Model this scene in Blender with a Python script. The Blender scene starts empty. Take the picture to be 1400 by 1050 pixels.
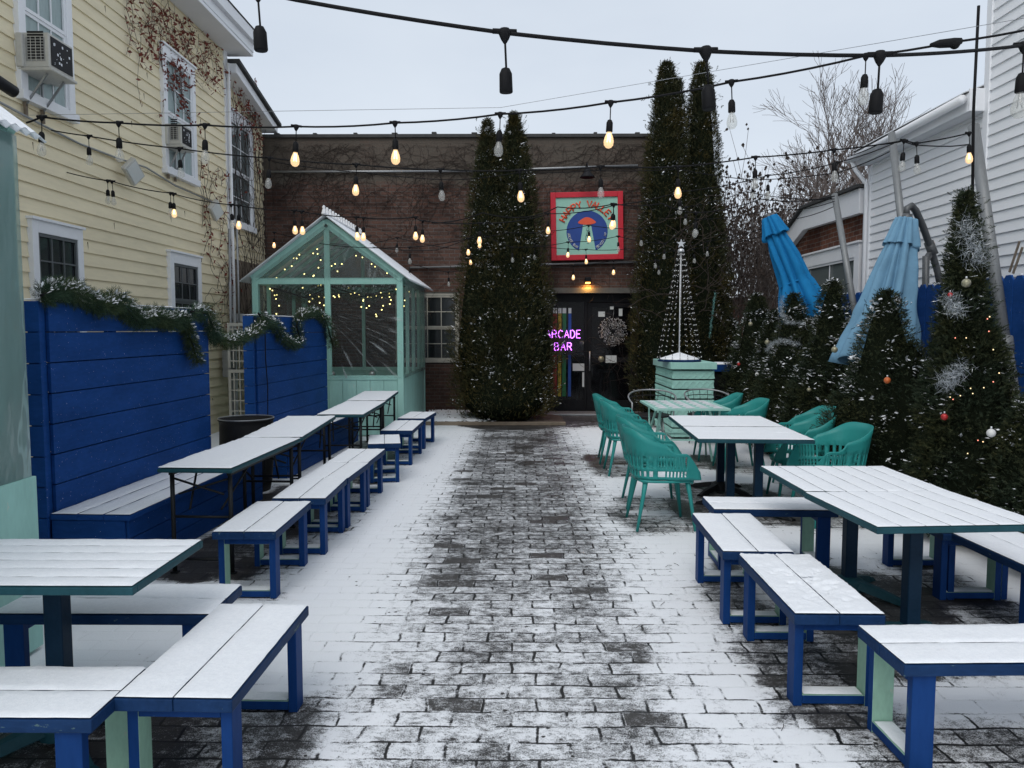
import bpy, math, random
import numpy as np
from mathutils import Vector, Matrix, noise
random.seed(7)
RS = np.random.RandomState(11)
scene = bpy.context.scene
COL = scene.collection
PI = math.pi
R = math.radians

# ------------------------------------------------------------------ camera
CAM_Z = 1.7
PITCH, YAW, FOC = R(4.085), R(0.44), 1050.0
cam_d = bpy.data.cameras.new('camera')
cam_d.sensor_width = 36
cam_d.lens = 36*FOC/1400
cam_d.clip_end = 600
cam = bpy.data.objects.new('camera', cam_d)
COL.objects.link(cam)
cam.location = (0, 0, CAM_Z)
cam.rotation_euler = (PI/2-PITCH, 0, YAW)
scene.camera = cam

def ray(x, y):
    c = (x-700)/FOC; v = (525-y)/FOC
    f = math.cos(PITCH)+v*math.sin(PITCH)
    u = v*math.cos(PITCH)-math.sin(PITCH)
    return (c*math.cos(YAW)-f*math.sin(YAW), f*math.cos(YAW)+c*math.sin(YAW), u)
def PZ(x, y, z=0.0):          # surveyed point on the level z
    r = ray(x, y); t = (z-CAM_Z)/r[2]
    return Vector((r[0]*t, r[1]*t, z))
def PY(x, y, Y):              # surveyed point on the plane Y
    r = ray(x, y); t = Y/r[1]
    return Vector((r[0]*t, Y, CAM_Z+r[2]*t))
def PX(x, y, X):
    r = ray(x, y); t = X/r[0]
    return Vector((X, r[1]*t, CAM_Z+r[2]*t))

# ------------------------------------------------------------------ materials
class NT:
    def __init__(s, name):
        s.m = bpy.data.materials.new(name); s.m.use_nodes = True
        s.t = s.m.node_tree; s.n = s.t.nodes; s.n.clear()
        s.out = s.n.new('ShaderNodeOutputMaterial')
    def add(s, typ, **kw):
        nd = s.n.new('ShaderNode'+typ)
        for k, v in kw.items():
            if k in nd.inputs.keys():
                nd.inputs[k].default_value = v
            else: setattr(nd, k, v)
        return nd
    def link(s, a, b): s.t.links.new(a, b)
    def noise(s, scale, detail=4, rough=.55, vec=None, stretch=None):
        nd = s.n.new('ShaderNodeTexNoise')
        nd.inputs['Scale'].default_value = scale; nd.inputs['Detail'].default_value = detail
        nd.inputs['Roughness'].default_value = rough
        v = vec if vec else s.coord()
        if stretch:
            mp = s.n.new('ShaderNodeMapping'); mp.inputs['Scale'].default_value = stretch
            s.link(v, mp.inputs['Vector']); v = mp.outputs['Vector']
        s.link(v, nd.inputs['Vector'])
        return nd.outputs['Fac']
    def coord(s):
        if not hasattr(s, '_c'): s._c = s.n.new('ShaderNodeTexCoord').outputs['Object']
        return s._c
    def ramp(s, fac, stops):
        r = s.n.new('ShaderNodeValToRGB'); e = r.color_ramp.elements
        while len(e) < len(stops): e.new(.5)
        for i, (p, c) in enumerate(stops):
            e[i].position = p; e[i].color = (*c, 1) if len(c) == 3 else c
        s.link(fac, r.inputs['Fac']); return r.outputs['Color']
    def mix(s, fac, a, b, blend='MIX'):
        m = s.n.new('ShaderNodeMix'); m.data_type = 'RGBA'; m.blend_type = blend
        for v, k in ((fac, 0), (a, 6), (b, 7)):
            if isinstance(v, (int, float)): m.inputs[k].default_value = v
            elif isinstance(v, tuple): m.inputs[k].default_value = (*v, 1)
            else: s.link(v, m.inputs[k])
        return m.outputs[2]
    def math(s, op, a, b=None, c=None, clamp=False):
        m = s.n.new('ShaderNodeMath'); m.operation = op; m.use_clamp = clamp
        for v, k in ((a, 0), (b, 1), (c, 2)):
            if v is None: continue
            if isinstance(v, (int, float)): m.inputs[k].default_value = v
            else: s.link(v, m.inputs[k])
        return m.outputs[0]
    def sstep(s, v, a, b):
        m = s.n.new('ShaderNodeMapRange'); m.interpolation_type = 'SMOOTHSTEP'
        s.link(v, m.inputs[0]); m.inputs[1].default_value = a; m.inputs[2].default_value = b
        return m.outputs[0]
    def bump(s, h, strength, dist=.01, prev=None):
        b = s.n.new('ShaderNodeBump'); b.inputs['Strength'].default_value = strength
        b.inputs['Distance'].default_value = dist; s.link(h, b.inputs['Height'])
        if prev: s.link(prev, b.inputs['Normal'])
        return b.outputs['Normal']
    def principled(s, col, rough=.6, normal=None, metal=0, spec=.4, **kw):
        p = s.n.new('ShaderNodeBsdfPrincipled')
        for v, k in ((col, 'Base Color'), (rough, 'Roughness'), (metal, 'Metallic'), (spec, 'Specular IOR Level')):
            if isinstance(v, (int, float)): p.inputs[k].default_value = v
            elif isinstance(v, tuple): p.inputs[k].default_value = (*v, 1)
            else: s.link(v, p.inputs[k])
        if normal: s.link(normal, p.inputs['Normal'])
        for k, v in kw.items():
            p.inputs[k.replace('_', ' ')].default_value = v
        s.link(p.outputs[0], s.out.inputs[0]); return p

def painted(name, col, rough=.5, var=.25, grain=(1, 1, 1), chips=0.0, under=(.25, .2, .15), bump=.15, metal=0, spec=.4, scale=6, snowy=0.0):
    t = NT(name)
    n1 = t.noise(scale, 5, .6, stretch=grain)
    n2 = t.noise(scale*9, 3, .6, stretch=grain)
    dark = tuple(c*(1-var) for c in col); lite = tuple(min(1, c*(1+var*.6)+.004) for c in col)
    c = t.ramp(n1, [(.3, dark), (.7, lite)])
    c = t.mix(.35, c, t.ramp(n2, [(.3, dark), (.7, lite)]))
    if chips > 0:
        n3 = t.noise(scale*5, 6, .7, stretch=grain)
        f = t.sstep(n3, .68-chips, .70-chips*.8)
        c = t.mix(f, c, under)
    if snowy > 0:
        n4 = t.noise(90, 2, .5); f = t.sstep(n4, .78-snowy, .80-snowy)
        c = t.mix(f, c, (.75, .78, .82))
    nr = t.bump(n2, bump, .004)
    t.principled(c, rough, nr, metal, spec)
    return t.m

M = {}
M['blue'] = painted('blue_paint', (.005, .038, .155), .5, .34, (1, 1, .3), .03, (.05, .10, .16), .3, spec=.08, scale=2.5)
M['wallblue'] = painted('blue_plank_paint', (.008, .056, .225), .6, .3, (1, 1, 3), .0, bump=.35, spec=.10, scale=1.6, snowy=.035)
M['navy'] = painted('navy_paint', (.007, .032, .10), .5, .35, (1, .3, 1), .05, (.08, .13, .14), .3, spec=.1)
M['teal_edge'] = painted('blue_teal_table_paint', (.013, .062, .080), .45, .3, scale=4, spec=.15)
M['mint'] = painted('mint_paint', (.335, .60, .535), .55, .14, (1, 1, .25), .03, (.5, .6, .52), .25, scale=5)
M['mint_leg'] = painted('mint_leg_paint', (.26, .44, .34), .55, .25, (1, 1, .4), .05, (.35, .42, .35), .25)
M['turq'] = painted('turquoise_plastic', (.024, .24, .225), .4, .06, bump=.05, spec=.25)
M['yellow'] = painted('cream_siding_paint', (.80, .705, .49), .65, .14, (1, .15, 1), .0, bump=.2, scale=3)
M['white'] = painted('white_trim_paint', (.80, .81, .83), .5, .05, scale=3)
M['whiteside'] = painted('white_vinyl_siding', (.80, .81, .82), .5, .06, (1, .2, 1), scale=2)
M['wood'] = painted('weathered_wood', (.2, .16, .12), .8, .4, (.2, 1, 1), scale=9)
M['blackmetal'] = painted('black_metal', (.010, .011, .013), .5, .3, spec=.2)
M['dark'] = painted('dark_frame_paint', (.008, .008, .010), .5, .3, spec=.15)
M['column'] = painted('dark_column_paint', (.004, .022, .048), .45, .25, spec=.12)
M['darksash'] = painted('grey_sash_paint', (.11, .12, .125), .5, .2)
M['lintel'] = painted('grey_lintel', (.10, .095, .085), .7, .3)
M['gray'] = painted('grey_metal', (.33, .34, .35), .4, .2, metal=.6, scale=10)
M['galv'] = painted('galvanised_pole', (.21, .22, .225), .5, .25, (1, 1, .1), metal=.3, scale=12)
M['umbpole'] = painted('grey_umbrella_arm', (.10, .105, .11), .45, .2, metal=.4)
M['cream'] = painted('cream_appliance', (.5, .49, .45), .5, .15)
M['red'] = painted('red_frame_paint', (.55, .012, .03), .4, .15)
M['signmint'] = painted('sign_mint_paint', (.30, .56, .46), .5, .06)
M['signblue'] = painted('sign_blue_paint', (.012, .055, .27), .5, .1)
M['signorange'] = painted('sign_orange_paint', (.80, .10, .04), .5, .1)
M['signink'] = painted('sign_ink', (.03, .09, .12), .5, .1)
M['rubber'] = painted('black_rubber', (.006, .006, .007), .6, .2, spec=.12)
M['barrel'] = painted('black_barrel_plastic', (.010, .010, .011), .6, .2, spec=.2)
M['bark'] = painted('tree_bark', (.11, .085, .07), .9, .35, (1, 1, .2), scale=14)
M['twig'] = painted('bare_twig', (.115, .092, .082), .9, .3)
M['vine'] = painted('dry_vine', (.045, .032, .026), .9, .3)
M['redleaf'] = painted('red_dry_leaf', (.17, .035, .022), .8, .4, scale=30)
M['roofing'] = painted('dark_roofing', (.05, .05, .05), .8, .4)
M['paper'] = painted('paper', (.6, .62, .6), .7, .05)
M['chimneybrick'] = painted('orange_chimney_pot', (.45, .14, .05), .8, .2)
M['latt'] = painted('cream_lattice_paint', (.5, .48, .42), .6, .2)
for nm, c in (('st_red', (.22, .012, .012)), ('st_yellow', (.34, .26, .02)), ('st_green', (.012, .13, .045)), ('st_blue', (.012, .06, .27))):
    M[nm] = painted(nm.replace('st_', 'stripe_'), c, .5, .1)

def plain(name, col, rough=.5, metal=0, spec=.4, emit=None, es=0, **kw):
    t = NT(name)
    p = t.principled(col, rough, None, metal, spec, **kw)
    if emit:
        p.inputs['Emission Color'].default_value = (*emit, 1); p.inputs['Emission Strength'].default_value = es
    return t.m

M['filament'] = plain('glowing_filament', (1, .7, .3), .3, emit=(1, .72, .35), es=9)
M['fairy'] = plain('fairy_light', (1, .9, .4), .3, emit=(1, .82, .30), es=3.0)
M['fairywhite'] = plain('white_led', (.8, .8, .8), .3, emit=(.9, .95, 1), es=.02)
M['smallled'] = plain('small_warm_led', (.8, .6, .3), .3, emit=(1, .75, .4), es=.9)
M['pinkled'] = plain('pink_led', (.8, .3, .2), .3, emit=(1, .3, .2), es=.9)
M['neon'] = plain('neon_tube', (.8, .3, 1), .3, emit=(.62, .16, 1), es=3.2)
M['amber'] = plain('amber_lamp_glass', (1, .5, .1), .3, emit=(1, .45, .08), es=5)
M['star'] = plain('silver', (.62, .63, .65), .3, metal=.6)
M['orn_gold'] = plain('ornament_champagne', (.30, .28, .19), .3, metal=.3)
M['orn_red'] = plain('ornament_red', (.42, .03, .03), .25, metal=.2)
M['orn_white'] = plain('ornament_white', (.6, .6, .58), .35)
M['orn_orange'] = plain('ornament_orange', (.5, .12, .03), .35)
M['tinsel'] = plain('tinsel', (.40, .43, .45), .3, metal=.5)
M['tinsel_teal'] = plain('tinsel_teal', (.25, .55, .52), .35, metal=.3)
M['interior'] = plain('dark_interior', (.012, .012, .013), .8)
M['curtain'] = painted('pale_curtain', (.34, .42, .42), .6, .2, (1, 6, 1), scale=3)

def glassy(name, tint, trans=.5, rough=.05, wr=0.0, spec=.5, scale=5, base=None):
    t = NT(name)
    tr = t.add('BsdfTransparent'); tr.inputs[0].default_value = (*tint, 1)
    gl = t.n.new('ShaderNodeBsdfPrincipled')
    gl.inputs['Base Color'].default_value = (*(base or tint), 1); gl.inputs['Roughness'].default_value = rough
    gl.inputs['Specular IOR Level'].default_value = spec
    mx = t.n.new('ShaderNodeMixShader')
    if wr > 0:
        mp = t.n.new('ShaderNodeMapping'); mp.inputs['Scale'].default_value = (1, 1, .35); mp.inputs['Rotation'].default_value = (.5, .7, .3)
        t.link(t.coord(), mp.inputs['Vector'])
        n = t.noise(scale, 4, .55, vec=mp.outputs['Vector'])
        wv = t.n.new('ShaderNodeTexWave'); wv.inputs['Scale'].default_value = scale*.35; wv.inputs['Distortion'].default_value = 9
        wv.inputs['Detail'].default_value = 2; wv.inputs['Detail Scale'].default_value = .8
        t.link(mp.outputs['Vector'], wv.inputs['Vector'])
        h = t.math('ADD', n, t.math('MULTIPLY', wv.outputs['Fac'], .4))
        t.link(t.bump(h, wr, .05), gl.inputs['Normal'])
        # denser lines painted into the sheet as the highlights on its creases
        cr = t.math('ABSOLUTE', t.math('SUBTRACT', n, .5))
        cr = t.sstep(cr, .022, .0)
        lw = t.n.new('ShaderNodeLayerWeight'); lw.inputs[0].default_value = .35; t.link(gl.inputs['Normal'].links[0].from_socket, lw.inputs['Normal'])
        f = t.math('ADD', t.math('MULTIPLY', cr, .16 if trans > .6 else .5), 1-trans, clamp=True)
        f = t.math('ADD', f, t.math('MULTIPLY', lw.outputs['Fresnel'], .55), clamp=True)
        t.link(f, mx.inputs[0])
    else: mx.inputs[0].default_value = 1-trans
    t.link(tr.outputs[0], mx.inputs[1]); t.link(gl.outputs[0], mx.inputs[2]); t.link(mx.outputs[0], t.out.inputs[0])
    return t.m
M['plastic'] = glassy('clear_plastic_sheet', (.90, .95, .94), .87, .14, .8, spec=.9, base=(.35, .42, .42), scale=3)
M['plastic2'] = glassy('hazy_plastic_sheet', (.70, .85, .84), .45, .2, 1.0, spec=.9, base=(.24, .36, .35), scale=2.2)
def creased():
    t = NT('creased_sheet_painted_glints')
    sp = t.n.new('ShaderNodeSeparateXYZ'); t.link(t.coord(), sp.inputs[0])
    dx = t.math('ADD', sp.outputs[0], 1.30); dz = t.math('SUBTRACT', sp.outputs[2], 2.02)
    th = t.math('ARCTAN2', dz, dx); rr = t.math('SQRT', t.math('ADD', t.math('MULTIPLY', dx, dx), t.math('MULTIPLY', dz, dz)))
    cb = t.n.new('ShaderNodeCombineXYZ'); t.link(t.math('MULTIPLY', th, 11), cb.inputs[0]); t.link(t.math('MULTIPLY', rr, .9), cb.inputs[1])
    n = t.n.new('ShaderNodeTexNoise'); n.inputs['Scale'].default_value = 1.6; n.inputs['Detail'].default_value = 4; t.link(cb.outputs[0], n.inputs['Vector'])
    glint = t.sstep(n.outputs['Fac'], .56, .72); edge = t.sstep(t.noise(2.2, 3, .6), .34, .56)
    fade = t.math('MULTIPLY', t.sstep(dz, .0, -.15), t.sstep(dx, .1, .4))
    f = t.math('MULTIPLY', t.math('MULTIPLY', glint, edge), fade)  # pale fan of streaks painted in for light catching on the folds
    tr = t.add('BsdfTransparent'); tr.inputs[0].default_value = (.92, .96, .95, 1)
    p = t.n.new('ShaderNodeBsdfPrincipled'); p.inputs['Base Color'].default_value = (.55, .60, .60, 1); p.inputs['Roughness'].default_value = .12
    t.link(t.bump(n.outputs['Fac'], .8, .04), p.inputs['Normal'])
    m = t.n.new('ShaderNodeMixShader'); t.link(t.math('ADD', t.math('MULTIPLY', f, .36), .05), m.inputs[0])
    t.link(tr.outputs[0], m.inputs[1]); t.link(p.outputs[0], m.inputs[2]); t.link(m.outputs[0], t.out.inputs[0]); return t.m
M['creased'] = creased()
M['bulbglass'] = glassy('clear_bulb_glass', (.97, .97, .95), .72, .04, 0, spec=1.0, base=(.6, .6, .58))
M['pane_dark'] = plain('dark_window_glass', (.018, .021, .024), .08, spec=.6)
M['pane_grey'] = plain('grey_window_glass', (.13, .15, .15), .12, spec=.6)
M['door_glass'] = glassy('door_glass', (.7, .72, .75), .62, .05, 0, spec=.35, base=(.01, .01, .012))

def warmglass():
    t = NT('glowing_bulb_glass')
    tr = t.add('BsdfTransparent'); tr.inputs[0].default_value = (1, .9, .75, 1)
    p = t.n.new('ShaderNodeBsdfPrincipled'); p.inputs['Base Color'].default_value = (.5, .35, .2, 1); p.inputs['Roughness'].default_value = .1
    p.inputs['Emission Color'].default_value = (1, .70, .42, 1); p.inputs['Emission Strength'].default_value = .7
    m = t.n.new('ShaderNodeMixShader'); m.inputs[0].default_value = .6
    t.link(tr.outputs[0], m.inputs[1]); t.link(p.outputs[0], m.inputs[2]); t.link(m.outputs[0], t.out.inputs[0]); return t.m
M['glow_warm'] = warmglass()
def snow_mat():
    t = NT('fresh_snow')
    n1 = t.noise(9, 5, .6); n2 = t.noise(260, 3, .7); n3 = t.noise(55, 4, .6)
    c = t.ramp(n3, [(.25, (.80, .82, .85)), (.7, (.88, .895, .915))])
    c = t.mix(t.sstep(n2, .25, .75), t.mix(1, c, (.90, .91, .93), 'MULTIPLY'), c)
    b = t.bump(n2, .45, .003); b = t.bump(n3, .35, .006, b); b = t.bump(n1, .3, .02, b)
    t.principled(c, .75, b, spec=.3); return t.m
M['snow'] = snow_mat()

def snow_on_roof():
    t = NT('snowy_corrugated_sheet')
    n = t.noise(3, 4, .6); n2 = t.noise(120, 2, .6)
    c = t.ramp(n, [(.3, (.52, .58, .60)), (.6, (.74, .77, .80))])
    t.principled(c, .5, t.bump(n2, .3, .004), spec=.4); return t.m
M['corr'] = snow_on_roof()

def foliage(name, a, b, c):
    t = NT(name)
    g = t.n.new('ShaderNodeNewGeometry')
    col = t.ramp(g.outputs['Random Per Island'], [(0, a), (.55, b), (1, c)])
    n = t.noise(2.2, 3, .6)
    col = t.mix(t.sstep(n, .4, .65), col, t.mix(1, col, (1.5, 1.15, .8), 'MULTIPLY'))
    p = t.principled(col, .75, None, spec=.15); return t.m
M['arbor'] = foliage('arborvitae_foliage', (.014, .020, .010), (.030, .036, .016), (.066, .060, .028))
M['spruce'] = foliage('conifer_foliage', (.009, .017, .010), (.020, .032, .018), (.045, .058, .034))
M['garland'] = foliage('garland_needles', (.012, .030, .018), (.028, .055, .032), (.06, .10, .06))
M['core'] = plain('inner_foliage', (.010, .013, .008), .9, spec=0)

def cloth(name, col):
    t = NT(name)
    n = t.noise(5, 4, .6); n2 = t.noise(400, 2)
    c = t.ramp(n, [(.3, tuple(k*.82 for k in col)), (.7, col)])
    t.principled(c, .85, t.bump(n2, .1, .002), spec=.15); return t.m
M['cloth_bright'] = cloth('bright_blue_canvas', (.012, .185, .43))
M['cloth_pale'] = cloth('faded_blue_canvas', (.17, .33, .47))

def brickwall(name, c1, c2, mort, stucco=None, zs=None, axis='XZ', bw=.21, rh=.072):
    t = NT(name)
    sp = t.n.new('ShaderNodeSeparateXYZ'); t.link(t.coord(), sp.inputs[0])
    cb = t.n.new('ShaderNodeCombineXYZ')
    t.link(sp.outputs['X' if axis == 'XZ' else 'Y'], cb.inputs[0]); t.link(sp.outputs['Z'], cb.inputs[1])
    wn = t.n.new('ShaderNodeTexNoise'); wn.inputs['Scale'].default_value = 1.3; t.link(t.coord(), wn.inputs['Vector'])
    vm = t.n.new('ShaderNodeVectorMath'); vm.operation = 'MULTIPLY_ADD'
    t.link(wn.outputs['Color'], vm.inputs[0]); vm.inputs[1].default_value = (.03, .03, 0); t.link(cb.outputs[0], vm.inputs[2])
    b = t.n.new('ShaderNodeTexBrick'); t.link(vm.outputs[0], b.inputs['Vector'])
    b.inputs['Scale'].default_value = 1; b.inputs['Brick Width'].default_value = bw; b.inputs['Row Height'].default_value = rh
    b.inputs['Mortar Size'].default_value = .007; b.inputs['Mortar Smooth'].default_value = .3; b.inputs['Bias'].default_value = -.1
    b.inputs['Color1'].default_value = (*c1, 1); b.inputs['Color2'].default_value = (*c2, 1); b.inputs['Mortar'].default_value = (*mort, 1)
    big = t.noise(.9, 5, .65); fine = t.noise(35, 4, .6)
    col = t.mix(t.sstep(big, .42, .65), b.outputs['Color'], t.mix(1, b.outputs['Color'], (.45, .42, .42), 'MULTIPLY'))
    col = t.mix(.5, col, t.mix(1, col, t.ramp(fine, [(.25, (.5, .5, .5)), (.7, (1.3, 1.3, 1.3))]), 'MULTIPLY'))
    h = t.math('SUBTRACT', t.math('MULTIPLY', fine, .3), b.outputs['Fac'])
    if stucco:
        e = t.noise(2.2, 5, .6)
        zz = t.math('ADD', sp.outputs['Z'], t.math('MULTIPLY', t.math('SUBTRACT', e, .5), .5))
        f = t.math('MULTIPLY', t.sstep(zz, zs-.12, zs+.12), t.math('ADD', .45, t.math('MULTIPLY', e, .8), clamp=True))
        sc = t.mix(.6, t.ramp(t.noise(1.5, 6, .7), [(.3, tuple(k*.55 for k in stucco)), (.7, stucco)]), t.ramp(fine, [(.3, tuple(k*.6 for k in stucco)), (.7, stucco)]))
        col = t.mix(f, col, sc)
    t.principled(col, .9, t.bump(h, .6, .008), spec=.15); return t.m
M['brick'] = brickwall('dark_red_brick', (.125, .070, .055), (.074, .048, .041), (.125, .112, .104), (.118, .102, .085), 4.62)
M['brick_side'] = brickwall('brown_brick', (.19, .075, .045), (.10, .045, .032), (.20, .17, .15), axis='YZ')
M['brick_front'] = brickwall('brown_brick_front', (.14, .06, .04), (.08, .04, .03), (.14, .12, .11), axis='XZ')

# ------------------------------------------------------------------ mesh helpers
class MB:
    def __init__(s): s.v = []; s.f = []; s.mi = []; s.sm = []
    def add(s, vs, fs, mi=0, smooth=False, T=None):
        o = len(s.v)
        s.v += [tuple(T @ Vector(v)) if T else tuple(v) for v in vs]
        for i, f in enumerate(fs):
            s.f.append(tuple(o+k for k in f)); s.mi.append(mi[i] if isinstance(mi, (list, tuple)) else mi); s.sm.append(smooth)
        return s
    def box(s, x0, x1, y0, y1, z0, z1, mi=0, T=None):
        vs = [(x0,y0,z0),(x1,y0,z0),(x1,y1,z0),(x0,y1,z0),(x0,y0,z1),(x1,y0,z1),(x1,y1,z1),(x0,y1,z1)]
        fs = [(0,4,7,3),(1,2,6,5),(0,1,5,4),(3,7,6,2),(0,3,2,1),(4,5,6,7)]   # -x +x -y +y -z +z
        return s.add(vs, fs, mi, False, T)
    def bar(s, a, b, w, h, mi=0, up=(0, 0, 1)):
        a = Vector(a); b = Vector(b); d = (b-a); L = d.length; d.normalize()
        u = Vector(up); sd = d.cross(u)
        if sd.length < 1e-4: sd = d.cross(Vector((1, 0, 0)))
        sd.normalize(); u = sd.cross(d)
        T = Matrix((( *sd, 0), (*d, 0), (*u, 0), (0, 0, 0, 1))).transposed(); T.translation = a
        return s.box(-w/2, w/2, 0, L, -h/2, h/2, mi, T)
    def tube(s, pts, r, n=8, mi=0, smooth=True, cap=True):
        pts = [Vector(p) for p in pts]; N = len(pts)
        rr = r if isinstance(r, (list, tuple)) else [r]*N
        rings = []; prev = None
        for i, p in enumerate(pts):
            d = (pts[min(i+1, N-1)]-pts[max(i-1, 0)])
            if d.length < 1e-9: d = Vector((0, 0, 1))
            d.normalize()
            if prev is None:
                a = d.cross(Vector((0, 0, 1)))
                if a.length < .05: a = d.cross(Vector((0, 1, 0)))
            else:
                a = prev - d*prev.dot(d)
                if a.length < 1e-4: a = d.orthogonal()
            a.normalize(); prev = a; b = d.cross(a)
            rings.append([p+(a*math.cos(2*PI*k/n)+b*math.sin(2*PI*k/n))*rr[i] for k in range(n)])
        vs = [v for rg in rings for v in rg]; fs = []
        for i in range(N-1):
            for k in range(n):
                k2 = (k+1) % n
                fs.append((i*n+k, i*n+k2, (i+1)*n+k2, (i+1)*n+k))
        if cap: fs.append(tuple(range(n-1, -1, -1))); fs.append(tuple((N-1)*n+k for k in range(n)))
        return s.add(vs, fs, mi, smooth)
    def lathe(s, prof, n=16, c=(0, 0, 0), mi=0, smooth=True, T=None):
        vs = []; fs = []
        for (r, z) in prof:
            for k in range(n):
                a = 2*PI*k/n; vs.append((c[0]+r*math.cos(a), c[1]+r*math.sin(a), c[2]+z))
        for i in range(len(prof)-1):
            for k in range(n):
                k2 = (k+1) % n
                fs.append((i*n+k, i*n+k2, (i+1)*n+k2, (i+1)*n+k))
        return s.add(vs, fs, mi, smooth, T)
    def poly(s, pts, th, axis, mi=0, T=None):
        n = len(pts); a = Vector(axis)*th
        vs = [Vector(p) for p in pts]+[Vector(p)+a for p in pts]
        fs = [tuple(range(n-1, -1, -1)), tuple(range(n, 2*n))]+[(i, (i+1) % n, n+(i+1) % n, n+i) for i in range(n)]
        return s.add(vs, fs, mi, False, T)
    def ball(s, c, r, n=8, mi=0, sz=1.0):
        prof = [(max(1e-4, r*math.sin(PI*i/n)), -r*sz*math.cos(PI*i/n)) for i in range(n+1)]
        return s.lathe(prof, n+2, c, mi)
    def build(s, name, mats, parent=None, bevel=0, loc=None):
        me = bpy.data.meshes.new(name); me.from_pydata(s.v, [], s.f)
        if not isinstance(mats, (list, tuple)): mats = [mats]
        for m in mats: me.materials.append(m)
        me.polygons.foreach_set('material_index', s.mi)
        me.polygons.foreach_set('use_smooth', s.sm); me.update()
        o = bpy.data.objects.new(name, me); COL.objects.link(o)
        if parent: o.parent = parent
        if loc: o.location = loc
        if bevel:
            b = o.modifiers.new('bevel', 'BEVEL'); b.width = bevel; b.segments = 2; b.limit_method = 'ANGLE'; b.angle_limit = R(50)
        return o

def tag(o, label=None, cat=None, group=None, kind=None):
    if label: o['label'] = label
    if cat: o['category'] = cat
    if group: o['group'] = group
    if kind: o['kind'] = kind
    return o
def thing(name, label, cat, loc=(0, 0, 0), rz=0, group=None):
    o = bpy.data.objects.new(name, None); COL.objects.link(o)
    o.location = loc; o.rotation_euler = (0, 0, rz); o.empty_display_size = .2
    return tag(o, label, cat, group)
def kids(o): return [c for c in bpy.data.objects if c.parent == o]
TREE = {}
def dup(o, loc, rz=None, label=None, group=None, parent=None):
    c = o.copy(); COL.objects.link(c)
    if parent: c.parent = parent
    else:
        c.location = loc
        if rz is not None: c.rotation_euler = (0, 0, rz)
        if label: c['label'] = label
        if group: c['group'] = group
    for k in kids(o): dup(k, None, parent=c)
    return c

def npmesh(name, V, F, mats, parent=None, mi=None):
    me = bpy.data.meshes.new(name)
    V = np.asarray(V, dtype=np.float32); F = np.asarray(F, dtype=np.int32); k = F.shape[1]
    me.vertices.add(len(V)); me.vertices.foreach_set('co', V.ravel())
    me.loops.add(F.size); me.loops.foreach_set('vertex_index', F.ravel())
    me.polygons.add(len(F)); me.polygons.foreach_set('loop_start', np.arange(0, F.size, k, dtype=np.int32))
    me.polygons.foreach_set('loop_total', np.full(len(F), k, dtype=np.int32))
    if not isinstance(mats, (list, tuple)): mats = [mats]
    for m in mats: me.materials.append(m)
    me.update(calc_edges=True); me.validate()
    o = bpy.data.objects.new(name, me); COL.objects.link(o)
    if parent: o.parent = parent
    return o
def unit(a): return a/np.maximum(np.linalg.norm(a, axis=1, keepdims=True), 1e-9)
def frondmesh(P, D, L, W, k=5, spread=.5):
    """little sprays: k leaflets either side of each axis D from P"""
    n = len(P); rnd = unit(RS.normal(size=(n, 3))); S = unit(np.cross(D, rnd)); vs = []
    L = L[:, None]
    for j in range(k):
        s = j/k; sg = 1 if j % 2 else -1
        b = P+D*L*s*.8
        tip = b+(S*sg*spread+D*.6)*L*(.55-.3*s)
        vs += [b-D*W, b+D*W, tip]
    b = P+D*L*.6; vs += [b-S*W*.7, b+S*W*.7, P+D*L]
    V = np.stack(vs, axis=1).reshape(-1, 3)
    F = np.arange(len(V)).reshape(-1, 3)
    return V, F
DENTS = []
def snowsheet(mb, x0, x1, y0, y1, z, t=.010, step=.035, T=None, jit=.003, mi=0, amp=1.0, eh=.6):
    nx = max(2, int((x1-x0)/step)); ny = max(2, int((y1-y0)/step)); vs = []; ox = random.random()*50
    xs = [x0, x0+.006]+[x0+.006+(x1-x0-.012)*i/nx for i in range(1, nx)]+[x1-.006, x1]
    ys = [y0, y0+.006]+[y0+.006+(y1-y0-.012)*i/ny for i in range(1, ny)]+[y1-.006, y1]
    A, B = len(xs), len(ys)
    for i, x in enumerate(xs):
        for j, y in enumerate(ys):
            e = (i in (0, A-1)) or (j in (0, B-1))
            w = noise.noise((x*9+ox, y*9, z))
            dn = 0
            for (qx, qy, qr) in DENTS: dn = max(dn, 1-((x-qx)**2+(y-qy)**2)/qr**2)
            zz = z+(t*eh if e else t*(1+.35*w*amp)*(1-.8*max(0, dn)**.5 if dn > 0 else 1))+(.0 if e else t*.3*noise.noise((x*40+ox, y*40, 5)))
            dx = dy = 0
            if i in (0, 1): dx = jit*(1+noise.noise((ox, y*30, 1)))
            if i in (A-1, A-2): dx = -jit*(1+noise.noise((ox+9, y*30, 1)))
            if j in (0, 1): dy = jit*(1+noise.noise((x*30, ox, 2)))
            if j in (B-1, B-2): dy = -jit*(1+noise.noise((x*30, ox+7, 2)))
            vs.append((x+dx, y+dy, zz))
    fs = [(i*B+j, (i+1)*B+j, (i+1)*B+j+1, i*B+j+1) for i in range(A-1) for j in range(B-1)]
    mb.add(vs, fs, mi, True, T)

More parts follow.
